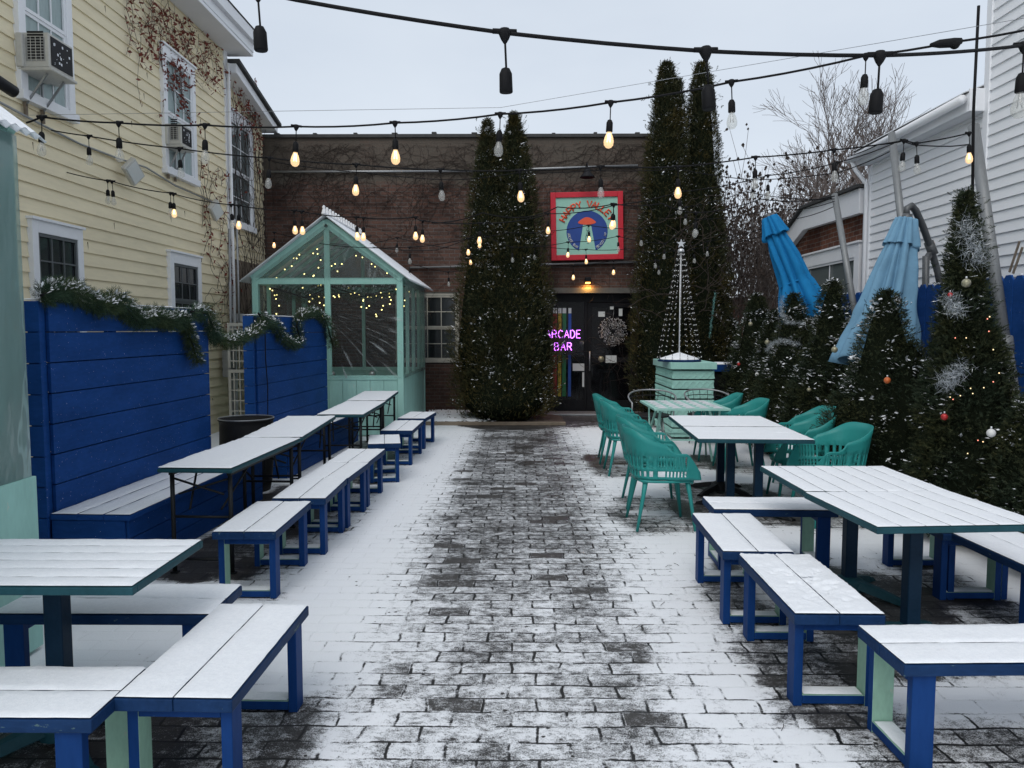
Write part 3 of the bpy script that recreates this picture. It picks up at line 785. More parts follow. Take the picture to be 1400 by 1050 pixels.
mb = MB(); mb.poly([(-.22, .0, 4.222), (4, .0, 5.8), (4, .0, 4.11), (.3, 0, 4.11), (.3, 0, 4.222)], 2.8, (0, 1, 0)); mb.box(-.3, 8.2, -7.6, .2, 9.02, 9.2); mb.build('roof', M['roofing'], wh)
mb = MB(); mb.poly([(-.20, .05, 4.234), (-.20, 2.75, 4.234), (3.8, 2.75, 5.733), (3.8, .05, 5.733)], .012, (0, 0, 1)); mb.build('roof_snow', M['snow'], wh)
# --- brick annexe
ba = thing('brick_annexe', 'low brown brick annexe with deep white fascia and white framed window', 'building', (XR, 11.2, 0))
mb = MB(); mb.poly([(0, .02, 0), (0, 3.2, 0), (0, 3.2, 3.2), (0, 2.25, 3.45), (0, .02, 3.45)], 6, (1, 0, 0)); mb.build('wall', M['brick_side'], ba)
mb = MB(); mb.poly([(-.10, .02, 3.36), (-.10, 2.2, 3.40), (-.10, 3.5, 2.95), (-.10, 3.5, 3.28), (-.10, 2.2, 3.76), (-.10, .02, 3.72)], .095, (1, 0, 0)); mb.build('fascia', M['white'], ba, .006)
mb = MB(); mb.poly([(-.16, -.02, 3.725), (-.16, 2.2, 3.765), (-.16, 3.6, 3.26), (-.16, 3.6, 3.30), (-.16, 2.2, 3.81), (-.16, -.02, 3.77)], 6.3, (1, 0, 0)); mb.build('roof', M['roofing'], ba)
u0, u1 = PX(1180, 380, XR).y-11.2, PX(1103, 380, XR).y-11.2
TB = frameT((-.005, 0, 0), (0, 1, 0), (-1, 0, 0))
window(ba, TB, max(u0, .05), u1, 1.3, 2.95, 2, 1, 'pane_grey', casing=.16, sashes=1)
MB().tube([(-.08, 2.95, 3.05), (-.06, 2.95, .1)], .035, 8).build('downspout', M['white'], ba)
# --- low shed roof far behind the bush
sh = thing('rear_shed', 'low brown shed with snow on its roof edge behind the twiggy bush', 'shed', (4.6, 21, 0))
MB().box(-1.4, 3, 0, 3, 0, 2.55).build('wall', M['brick_front'], sh); MB().box(-1.5, 3.1, -.15, 3.1, 2.552, 2.66).build('roof_snow', M['snow'], sh, .02)
# ------------------------------------------------------------------ furniture
SHEL = []      # patches of paving sheltered from the snow: (cx, cy, rz, half length, half width, strength)
BN = 'blue snow covered benches'
def bench(c, rz, L, label, dents=(), W=.40, z=.45, group=BN, joint=True, frosty=1.0):
    """long axis = local Y"""
    t = thing('bench', label, 'bench', (c[0], c[1], 0), rz, group)
    h = z-.012; g = .0010
    for sx in (-1, 1):
        x0, x1 = (-W/2, -g) if sx < 0 else (g, W/2)
        MB().box(x0, x1, -L/2, L/2, h-.045, h).build('seat_plank', M['navy'], t, .004)
    mb = MB(); DENTS.extend(dents); stp = .013 if dents else .035
    for sx in (-1, 1):
        x0, x1 = (-W/2, -g) if sx < 0 else (g, W/2)
        snowsheet(mb, x0+(.002 if sx < 0 else 0), x1-(.002 if sx > 0 else 0), -L/2+.002, L/2-.002, h+.0005, .010 if not dents else .014, stp, jit=.0018)
    DENTS.clear()
    mb.build('snow_layer', M['snow'], t)
    for sy in (-1, 1):
        y0, y1 = sorted((sy*(L/2-.045), sy*(L/2-.135)))
        mb = MB()
        mb.box(-W/2+.02, -W/2+.06, y0, y1, 0.001, h-.046, [0, 1, 0, 0, 0, 0])
        mb.box(W/2-.06, W/2-.02, y0, y1, 0.001, h-.046, [1, 0, 0, 0, 0, 0])
        mb.box(-W/2+.0605, W/2-.0605, y0, y1, .012, .052, [0, 0, 0, 0, 0, 1])
        mb.box(-W/2+.0605, W/2-.0605, y0, y1, h-.086, h-.0465, [0, 0, 0, 0, 1, 0])
        mb.build('leg_frame', [M['blue'], M['mint_leg']], t, .003)
        s = MB(); snowsheet(s, -W/2+.065, W/2-.065, y0+.004, y1-.004, .0525, .004, .03); s.build('rail_snow', M['snow'], t)
    SHEL.append((c[0], c[1], rz, L/2+.02, W/2+.02, .45))
    return t
def bench_px(nl, nr, fr, fl, label, L=None, **kw):
    a, b, c, d = [PZ(*p, .45) for p in (nl, nr, fr, fl)]
    n = (a+b)/2; f = (c+d)/2; dv = f-n; cen = (n+f)/2
    rz = math.atan2(-dv.x, dv.y)
    return bench(cen, rz, L or dv.length, label, **kw)
# left row, from the camera back
bench_px((163,945), (322,945), (430,828), (285,828), 'large foreground bench at lower left, standing lengthwise in front of the slatted table', .90, W=.41)
bench((-1.85, 3.50), PI/2, .98, 'bench lying crosswise behind the near left slatted table', W=.40)
bench((-1.87, 2.58), PI/2, .98, 'bench at the bottom left corner, cut off by the picture edge', W=.38)
bench_px((290,725), (378,725), (430,685), (345,685), 'first bench beside the long snowy folding table, nearest in the left row', .84)
bench_px((370,683), (443,680), (475,651), (414,651), 'second bench of the left row, overlapping the first one behind it', .80)
bench_px((414,651), (477,652), (504,632), (446,632), 'third bench of the left row, butted to the fourth', .76)
bench_px((446,631), (504,631), (531,613), (471,613), 'fourth bench of the left row, just before the small skewed one', .80)
bench((-1.53, 8.72), R(10), .72, 'small skewed bench standing out of line in the left row', W=.36)
bench_px((516,591), (560,591), (582,572), (543,572), 'next to last bench of the left row beside the far folding table', 1.05)
bench_px((543,571), (583,571), (596,563), (560,563), 'last bench of the left row, nearest the greenhouse corner', .85)
# right side
bench(PZ(1050, 687, .45), R(88), .86, 'crosswise bench at the far end of the two slatted tables', W=.40)
bench_px((986,755), (1089,752), (1029,698), (942,703), 'right side bench next to the turquoise chairs, snow split by a gap', .90)
bench_px((1084,842), (1216,837), (1111,754), (1004,758), 'right side bench with hand prints in its snow', .90, dents=[(random.gauss(.02, .07), random.gauss(-.10, .11), random.uniform(.012, .028)) for _ in range(46)]+[(-.12+.03*k, .10+.05*math.sin(k*.9), .02) for k in range(9)])
bench((1.93, 3.02), R(91.5), .96, 'bench at the lower right corner, cut off by the picture edge', W=.38)
bench((2.90, 4.42), R(1.5), .92, 'outer bench to the right of the near slatted table', W=.42)
bench((2.84, 5.12), R(0), .86, 'outer bench mostly hidden behind the near slatted table', W=.42)
# churned snow on the bench with the prints
bt_ = MB()
for k in range(42):
    a = random.uniform(0, 6.28); r = random.uniform(0, 1)**.5
    x = 1.50+.11*r*math.cos(a); y = 3.82+.24*r*math.sin(a)
    q = random.uniform(.006, .016); bt_.add([(x-q, y-q*.7, .4475), (x+q, y-q, .4475), (x+q*.8, y+q, .4475), (x-q, y+q*.6, .4475), (x, y, .4475+q*.55)], [(0,1,4), (1,2,4), (2,3,4), (3,0,4)], 0, True)
tag(bt_.build('snow_crumbs', M['snow']), 'crumbled snow scattered on the right bench with hand prints', 'snow', kind='stuff')

def slat_table(c, rz, lx, ly, label, posts=((0, 0),), n=6, along='x', z=.755, edge='teal_edge', group='slatted tables under snow', post_w=.075, base='arms', snow_t=.007):
    t = thing('slatted_table', label, 'table', (c[0], c[1], 0), rz, group)
    h = z-.012; e = .035; mb = MB(); sn = MB()
    mb.box(-lx/2, lx/2, -ly/2, -ly/2+e, h-.032, h-.002); mb.box(-lx/2, lx/2, ly/2-e, ly/2, h-.032, h-.002)
    mb.box(-lx/2, -lx/2+e, -ly/2+e, ly/2-e, h-.032, h-.002); mb.box(lx/2-e, lx/2, -ly/2+e, ly/2-e, h-.032, h-.002)
    if along == 'x':
        w = ly/n
        for k in range(n):
            y0 = -ly/2+k*w+(.001 if k else .004); y1 = -ly/2+(k+1)*w-(.001 if k < n-1 else .004)
            mb.box(-lx/2+.004, lx/2-.004, y0, y1, h-.012, h); snowsheet(sn, -lx/2+.004, lx/2-.004, y0, y1, h+.0005, snow_t, .04, jit=.0012)
    else:
        w = lx/n
        for k in range(n):
            x0 = -lx/2+k*w+(.001 if k else .004); x1 = -lx/2+(k+1)*w-(.001 if k < n-1 else .004)
            mb.box(x0, x1, -ly/2+.004, ly/2-.004, h-.012, h); snowsheet(sn, x0, x1, -ly/2+.004, ly/2-.004, h+.0005, snow_t, .04, jit=.0012)
    mb.build('tabletop', M[edge], t, .004); sn.build('snow_layer', M['snow'], t)
    for (px, py) in posts:
        MB().box(px-post_w/2, px+post_w/2, py-post_w/2, py+post_w/2, .05, h-.034).build('column', M['column'], t, .006)
        b = MB()
        for k in range(4):
            a = R(45)+k*PI/2; d = Vector((math.cos(a), math.sin(a), 0)); s = Vector((-d.y, d.x, 0))
            prof = [(0, .055, .10), (.08, .05, .095), (.2, .036, .07), (.30, .028, .045), (.36, .034, .018)]
            vs = []
            for (r, ww, hh) in prof:
                q = Vector((px, py, 0))+d*r
                vs += [q-s*ww+Vector((0, 0, max(0.001, hh-.05))), q+s*ww+Vector((0, 0, max(.001, hh-.05))), q+s*ww*.6+Vector((0, 0, hh)), q-s*ww*.6+Vector((0, 0, hh))]
            fs = []
            for i in range(len(prof)-1):
                for j in range(4): fs.append((i*4+j, i*4+(j+1) % 4, i*4+4+(j+1) % 4, i*4+4+j))
            fs += [(0, 1, 2, 3), tuple(len(vs)-4+j for j in (3, 2, 1, 0))]
            b.add(vs, fs, 0, False)
        b.lathe([(.09, .02), (.09, .09), (.05, .11), (0, .11)], 16, (px, py, 0)); b.build('base', M['teal_edge'] if base == 'arms' else M['blackmetal'], t, .004)
        MB().box(px-lx*.3, px+lx*.3, py-.02, py+.02, h-.05, h-.033).build('bracket', M['blackmetal'], t)
    SHEL.append((c[0], c[1], rz, ly/2, lx/2, .62))
    return t
slat_table((-1.90, 3.10), 0, .94, .64, 'slatted table at the left edge, its planks running crosswise under snow', ((-.0, -.02),), 6, 'x')
slat_table((2.12, 4.90), R(0), .86, .84, 'far one of the two slatted tables pushed together on the right', ((0.02, -.02),), 7, 'y')
slat_table((2.14, 4.09), R(4), .87, .80, 'near one of the two slatted tables pushed together on the right', ((-.02, -.02),), 7, 'y')
slat_table((2.09, 7.05), R(-3), 1.00, .86, 'near snowy pedestal table between the turquoise chairs', ((-.10, .1), (.12, -.05)), 2, 'x', base='black', group='snowy pedestal tables between the turquoise chairs')
slat_table((2.14, 7.975), R(-3), 1.00, .92, 'far snowy pedestal table between the turquoise chairs', ((-.02, .0),), 2, 'x', base='black', group='snowy pedestal tables between the turquoise chairs')

def beer_table(nl, nr, fr, fl, label, z=.765):
    a, b, c, d = [PZ(*p, z) for p in (nl, nr, fr, fl)]
    n = (a+b)/2; f = (c+d)/2; dv = f-n; cen = (n+f)/2; L = dv.length; W = .52
    t = thing('folding_table', label, 'table', (cen.x, cen.y, 0), math.atan2(-dv.x, dv.y), 'long folding tables under snow on the left')
    h = z-.012
    MB().box(-W/2, W/2, -L/2, L/2, h-.028, h).build('tabletop', M['teal_edge'], t, .008)
    s = MB(); snowsheet(s, -W/2+.003, W/2-.003, -L/2+.002, L/2-.002, h+.0005, .013, .045); s.build('snow_layer', M['snow'], t)
    mb = MB(); mb.box(-W/2+.04, -W/2+.07, -L/2+.08, L/2-.08, h-.058, h-.029); mb.box(W/2-.07, W/2-.04, -L/2+.08, L/2-.08, h-.058, h-.029)
    mb.build('rail', M['blackmetal'], t)
    for sy in (-1, 1):
        y = sy*(L/2-.10); y2 = sy*(L/2-.48); mb = MB()
        for x in (-W/2+.055, W/2-.055):
            mb.tube([(x, y, 0.001), (x, y, h-.03)], .016, 8)
            mb.tube([(x*.96, y2, h-.04), (x*.55, y+(y2-y)*.15, .44)], .008, 6)
            mb.box(x-.025, x+.025, y-.02, y+.02, .001, .012)
        mb.tube([(-W/2+.055, y, .40), (W/2-.055, y, .40)], .010, 6); mb.tube([(-W/2+.055, y, .10), (W/2-.055, y, .10)], .010, 6)
        mb.tube([(-W/2+.055, y, h-.08), (W/2-.10, y, .56)], .008, 6); mb.tube([(W/2-.055, y, h-.08), (-W/2+.1, y, .56)], .008, 6)
        mb.build('leg_frame', M['blackmetal'], t)
    SHEL.append((cen.x, cen.y, math.atan2(-dv.x, dv.y), L/2+.05, W/2+.12, .75))
beer_table((211,638), (320,640), (412,598), (330,598), 'nearest long folding table with a thick sheet of snow beside the first blue wall')
beer_table((332,597), (413,597), (473,570), (380,567), 'second folding table, set end to end behind the nearest one')
beer_table((434,566), (496,566), (528,549), (474,547), 'third folding table in front of the far greenhouse')
beer_table((474,546), (528,548), (553,535), (490,534), 'farthest folding table in front of the far greenhouse door')

# --- turquoise armchair
def make_chair():
    t = thing('armchair', 'x', 'chair', (0, 0, 0), 0, 'turquoise slotted plastic armchairs')
    NU, NV = 60, 11; mb = MB(); vs = []
    def plan(u, fl):                          # front = +Y
        a = abs(u); s = 1 if u > 0 else -1
        # u=0 back centre, |u|=1 front end of arm
        if a < .42:
            q = a/.42*PI/2; x = math.sin(q)**.85*.245; y = -.25*(math.cos(q)**.55 if q < PI/2-1e-6 else 0)*1.0-.02
        else:
            q = (a-.42)/.58; x = .245+.02*math.sin(q*PI); y = -.02+q*.27
        return s*(x+fl*(.055 if a > .2 else .055*a/.2)), y-fl*.10*max(0, 1-a*2.2)
    for i in range(NU+1):
        u = -1+2*i/NU; a = abs(u)
        k = max(0, min(1, (a-.10)/.56)); k = k*k*(3-2*k)
        top = .865*(1-k)+.665*k
        fr = max(0, (a-.80)/.20); top -= .16*fr**2.2
        bot = .435+.0*a
        mid = min(.640, top-.012)
        for j in range(NV+1):
            z = bot+(mid-bot)*j/8 if j <= 8 else mid+(top-mid)*(j-8)/3
            v = (z-bot)/(.44 if a < .5 else .30)
            x, y = plan(u, min(1.1, v))
            y += .07*fr**1.5*(1-min(1, v))
            vs.append((x, y, z))
    fs = []
    for i in range(NU):
        a = abs(-1+2*(i+.5)/NU)
        for j in range(NV):
            if i % 2 == 0 and a < .88 and (j in (1, 2) or j in (4, 5, 6, 7)): continue
            fs.append((i*(NV+1)+j, (i+1)*(NV+1)+j, (i+1)*(NV+1)+j+1, i*(NV+1)+j+1))
    mb.add(vs, fs, 0, True)
    sh = mb.build('backrest', M['turq'], t)
    so_ = sh.modifiers.new('thick', 'SOLIDIFY'); so_.thickness = .012; so_.offset = 0
    mb = MB(); A = 12; vs = []
    for i in range(A+1):
        for j in range(A+1):
            x = -1+2*i/A; y = -1+2*j/A
            X = x*math.sqrt(1-y*y/2*.5)*.265; Y = y*math.sqrt(1-x*x/2*.55)*.275+.02
            z = .432-.028*(1-x*x)*(1-y*y)+(-.02 if y > .95 else 0)
            vs.append((X, Y, z))
    fs = [(i*(A+1)+j, (i+1)*(A+1)+j, (i+1)*(A+1)+j+1, i*(A+1)+j+1) for i in range(A) for j in range(A)]
    mb.add(vs, fs, 0, True); st = mb.build('seat', M['turq'], t)
    m_ = st.modifiers.new('thick', 'SOLIDIFY'); m_.thickness = .02; m_.offset = -1
    mb = MB(); vs2 = [(v[0]*.86, (v[1]-.02)*.86+.03, v[2]+.006-(0.01 if (abs(v[0]) > .24) else 0)) for v in vs]
    mb.add(vs2, fs, 0, True); sn = mb.build('seat_snow', M['snow'], t)
    for sx in (-1, 1):
        for sy in (-1, 1):
            MB().tube([(sx*.20, sy*.19+.01, .435), (sx*.222, sy*.215+.01, .30), (sx*.262, sy*.268, .001)], [.026, .020, .013], 8).build('leg', M['turq'], t)
    mb = MB()
    for sy in (-1, 1): mb.tube([(-.215, sy*.205+.01, .375), (-.16, sy*.20+.01, .412), (.16, sy*.20+.01, .412), (.215, sy*.205+.01, .375)], .015, 8)
    mb.build('under_frame', M['turq'], t)
    return t
chair = make_chair(); chair.scale = (.96, .92, 1)
spots = [(1.24, 6.62, -88, 'nearest turquoise armchair on the left side of the pedestal tables'),
 (1.29, 7.40, -93, 'second turquoise armchair from the camera on the left side, behind the nearest'),
 (1.30, 9.05, -90, 'third turquoise armchair of the left side, drawn up to the mint slatted table'),
 (1.30, 9.85, -94, 'farthest turquoise armchair of the left side, nearest the dark entrance'),
 (2.76, 6.75, 95, 'nearest turquoise armchair on the hedge side of the pedestal tables'),
 (2.80, 7.60, 84, 'turquoise armchair on the hedge side right behind the nearest one'),
 (3.12, 8.25, 100, 'shaded turquoise armchair on the hedge side standing deepest among the conifers'),
 (2.68, 9.25, 90, 'turquoise armchair right of the mint slatted table'),
 (2.60, 10.05, 84, 'farthest turquoise armchair on the hedge side beside the mint crate stand')]
for i, (x, y, a, lab) in enumerate(spots):
    if i == 0: chair.location = (x, y, 0); chair.rotation_euler = (0, 0, R(a)); chair['label'] = lab
    else: dup(chair, (x, y, 0), R(a), lab)
    SHEL.append((x, y, R(a), .27, .30, .45))

# --- mint slatted bistro table
mt = thing('bistro_table', 'mint slotted metal bistro table with crossed legs and dusted top', 'table', (2.10, 9.75, 0))
LX, LY = .92, 1.10; h = .745
mb = MB(); e = .03
mb.box(-LX/2, LX/2, -LY/2, -LY/2+e, h-.025, h); mb.box(-LX/2, LX/2, LY/2-e, LY/2, h-.025, h)
mb.box(-LX/2, -LX/2+e, -LY/2+e, LY/2-e, h-.025, h); mb.box(LX/2-e, LX/2, -LY/2+e, LY/2-e, h-.025, h)
for k in range(11):
    y0 = -LY/2+e+.012+k*.094
    mb.box(-LX/2+e, LX/2-e, y0, y0+.058, h-.008, h-.001)
for k in range(5): mb.box(-LX/2+.14+k*.155, -LX/2+.18+k*.155, -LY/2+e, LY/2-e, h-.014, h-.0085)
mb.build('tabletop', M['mint'], mt, .002)
sn = MB()
for k in range(11):
    y0 = -LY/2+e+.012+k*.094
    for q in range(5): snowsheet(sn, -LX/2+.05+q*.168+(k % 2)*.03, -LX/2+.05+q*.168+.13, y0+.002, y0+.056, h-.0005, .005, .03)
sn.build('snow_layer', M['snow'], mt)
for sx in (-1, 1):
    for sy in (-1, 1):
        MB().bar((sx*.36, sy*.42, h-.025), (sx*.40, sy*.05-.0*sy, .001), .022, .03).build('leg', M['mint'], mt, .003)
        MB().bar((sx*.30, sy*.12, h-.025), (sx*.43, sy*.50, .001), .022, .03).build('leg', M['mint'], mt, .003)
for y in (-.28, .28): MB().bar((-.39, y, .33), (.39, y, .33), .02, .02).build('stretcher', M['mint'], mt)
SHEL.append((2.1, 9.75, 0, .55, .45, .5))

# --- dark hooped wire chairs behind it
def hoop_chair(x, y, a, lab):
    t = thing('hoop_chair', lab, 'chair', (x, y, 0), R(a), 'dark hooped metal chairs')
    hp = [(.34*math.sin(q), .02-.30*math.cos(q), .80-.16*(abs(q)/2.1)**2.2) for q in [(-2.1+4.2*k/24) for k in range(25)]]
    hp = [(hp[0][0], hp[0][1]+.02, .44)]+hp+[(hp[-1][0], hp[-1][1]+.02, .44)]
    MB().tube(hp, .012, 8).build('hoop', M['gray'], t)
    mb = MB()
    for k in range(3, 24, 2): mb.tube([hp[k], (hp[k][0]*.8, hp[k][1]*.8, .45)], .004, 4)
    mb.tube([(p[0]*.98, p[1]*.98, p[2]*.5+.32) for p in hp[1:-1]], .006, 6); mb.build('spindles', M['blackmetal'], t)
    MB().lathe([(0, .435), (.27, .435), (.29, .45), (.27, .462), (0, .455)], 22).build('seat', M['blackmetal'], t)
    for k in range(4): MB().tube([(.2*math.cos(k*PI/2+.78), .2*math.sin(k*PI/2+.78), .435), (.27*math.cos(k*PI/2+.78), .27*math.sin(k*PI/2+.78), .001)], .011, 6).build('leg', M['gray'], t)
hoop_chair(1.95, 11.15, 175, 'dark hooped metal chair behind the left half of the mint bistro table')
hoop_chair(2.78, 11.25, 190, 'dark hooped metal chair in front of the mint crate stand, right one')

# --- mint crate stand with lid, and the blue side shelf
cs = thing('crate_stand', 'mint crate stand with woven lattice sides and thick lid', 'stand', (2.70, 12.55, 0), R(0))
W2, D2 = .31, .72
mb = MB()
mb.box(-W2+.03, W2-.03, -D2+.03, D2-.03, .02, 1.05, 1)
for lv in range(7):
    z0 = .03+lv*.15; jx = random.uniform(-.006, .006)
    for (p, q) in (((-W2, -D2), (W2, -D2)), ((W2, D2), (-W2, D2)), ((-W2, D2), (-W2, -D2)), ((W2, -D2), (W2, D2))):
        a = Vector((p[0]+jx, p[1], 0)); b = Vector((q[0]+jx, q[1], 0)); L = (b-a).length; d = (b-a).normalized()
        mb.bar(a+Vector((0, 0, z0+.068)), b+Vector((0, 0, z0+.068)), .018, .128)
        nn = max(3, int(L/.10))
        for k in range(nn):
            s0 = a+d*(L*k/nn); s1 = a+d*(L*(k+1)/nn)
            mb.bar(s0+Vector((0, 0, z0+.012)), s1+Vector((0, 0, z0+.124)), .034, .013, up=(0, 0, 1)); mb.bar(s0+Vector((0, 0, z0+.124)), s1+Vector((0, 0, z0+.012)), .030, .013)
mb.build('crate_sides', [M['mint'], M['dark']], cs)
MB().box(-W2-.05, W2+.04, -D2-.06, D2+.05, 1.085, 1.19).build('lid', M['mint'], cs, .006)
bx = thing('side_shelf', 'navy topped dark shelf cabinet beside the mint crate stand', 'shelf', (3.45, 12.7, 0))
MB().box(-.36, .42, -.4, .4, 1.02, 1.13).build('top', M['blue'], bx, .006); MB().box(-.30, .36, -.34, .34, .01, 1.019).build('cabinet', M['dark'], bx)
s = MB(); snowsheet(s, -.35, .41, -.39, .39, 1.131, .012); s.build('snow_layer', M['snow'], bx)
# --- LED cone tree standing on the lid
lz = 1.192
lt_ = thing('light_tree', 'silver pole cone tree of beaded light strings on the mint stand', 'light tree', (2.55, 12.15, lz))
MB().lathe([(0, 0), (.33, 0), (.34, .02), (.28, .05), (.12, .10), (.03, .13), (0, .13)], 28).build('base', M['navy'], lt_)
MB().lathe([(.315, .03), (.28, .058), (.12, .108), (.03, .138), (0, .14)], 28).build('base_snow', M['snow'], lt_)
HT = 1.72
MB().tube([(0, 0, .1), (0, 0, HT)], .013, 8).build('pole', M['white'], lt_)
MB().lathe([(.04, HT-.02), (.055, HT), (.045, HT+.03), (.012, HT+.05), (0, HT+.05)], 14).build('finial', M['star'], lt_)
spt = []
for k in range(10):
    r = .075 if k % 2 == 0 else .03; a = PI/2+k*PI/5; spt.append((r*math.cos(a), -.008, HT+.12+r*math.sin(a)))
MB().poly(spt, .016, (0, 1, 0)).build('star', M['star'], lt_)
mb = MB(); bd = MB()
for k in range(18):
    a = 2*PI*k/18; b0 = Vector((.35*math.cos(a), .35*math.sin(a), .03)); b1 = Vector((.045*math.cos(a), .045*math.sin(a), HT))
    mb.tube([b0, b1], .0035, 4)
    for j in range(20):
        s_ = (j+random.uniform(.3, .7))/20; bd.ball(b0.lerp(b1, s_), .0075, 3)
mb.build('strings', M['rubber'], lt_); bd.build('beads', M['fairywhite'], lt_)

# --- blue plank booth walls
def booth(name_lab, p0, p1, zt, seat_w, L_box0, L_box1, zt2=None):
    d = (p1-p0); L = d.length; rz = math.atan2(-d.x, d.y)
    t = thing('booth_wall', name_lab, 'booth', (p0.x, p0.y, 0), rz, 'blue plank booth walls')
    mb = MB(); n = 9; hgt = zt/n
    for k in range(n):
        z0 = k*hgt+.004; z1 = (k+1)*hgt-.004*random.uniform(.4, 1.2)
        mb.box(-.03, -.006, .10, L+random.uniform(-.004, .004), z0, z1)      # courtyard face
        mb.box(-.13, -.106, .10, L, z0, z1)
        mb.box(-.13, -.006, .0, .022, z0, z1); mb.box(-.13, -.006, L+.006, L+.024, z0, z1)
    mb.build('planks', M['wallblue'], t, .002)
    mb = MB(); mb.box(-.104, -.032, .024, .10, 0, zt-.01)
    y = L*.36
    while y < L-.05: mb.box(-.104, -.032, y, y+.05, 0, zt-.01); y += L*.33
    mb.build('posts', M['wallblue'], t)
    s = MB(); snowsheet(s, -.13, -.008, 0, L+.02, zt-.003, .016, .05); s.build('snow_cap', M['snow'], t)
    # the built-in seat
    mb = MB(); w3 = seat_w/3
    for k in range(3): mb.box(.0+k*w3, (k+1)*w3-.004, L_box0, L_box1, .405, .44)
    mb.build('seat', M['wallblue'], t, .003)
    s = MB()
    for k in range(3): snowsheet(s, k*w3+.002, (k+1)*w3-.005, L_box0+.004, L_box1-.004, .4405, .011, .05)
    s.build('seat_snow', M['snow'], t)
    mb = MB(); x = seat_w-.03
    for k in range(3):
        z0, z1 = .004+k*.134, (k+1)*.134-.002
        mb.box(x-.02, x, L_box0+.03, L_box1-.03, z0, z1); mb.box(.0, x-.021, L_box0+.012, L_box0+.03, z0, z1); mb.box(0, x-.021, L_box1-.03, L_box1-.012, z0, z1)
    mb.build('seat_front', M['wallblue'], t, .002)
    return t
w1a = PZ(63, 703, .45); w1b = Vector((-3.08, 7.62, 0))
bw1 = booth('nearer blue plank booth wall with snowy bench seat, evergreen garland along its top', Vector((-3.18, 5.10, 0)), w1b, 1.89, .56, .02, 2.52)
bw2 = booth('farther blue plank booth wall with a dark cable down its planks', Vector((-3.08, 8.95, 0)), Vector((-2.92, 11.72, 0)), 1.86, .52, -.3, 2.75)
SHEL.append((-2.55, 6.4, 0, 1.4, .35, .5))
tag(MB().tube([PX(362, 440, -3.03), PX(363, 490, -3.04), PX(366, 530, -3.02), PX(366, 575, -3.01)], .007, 5).build('hanging_cable', M['rubber']), 'thin black cable hanging down the farther blue wall', 'cable')
# --- barrel
br = thing('barrel', 'open black plastic barrel between the two blue walls', 'barrel', (-2.86, 8.02, 0))
MB().lathe([(0, .004), (.23, .004), (.25, .1), (.275, .4), (.27, .70), (.275, .74), (.285, .75), (.285, .76), (.265, .76), (.26, .70), (.25, .3), (0, .28)], 32).build('drum', M['barrel'], br)
MB().tube([(.28*math.cos(2*PI*k/32), .28*math.sin(2*PI*k/32), .768) for k in range(33)], .006, 6).build('rim', M['gray'], br)
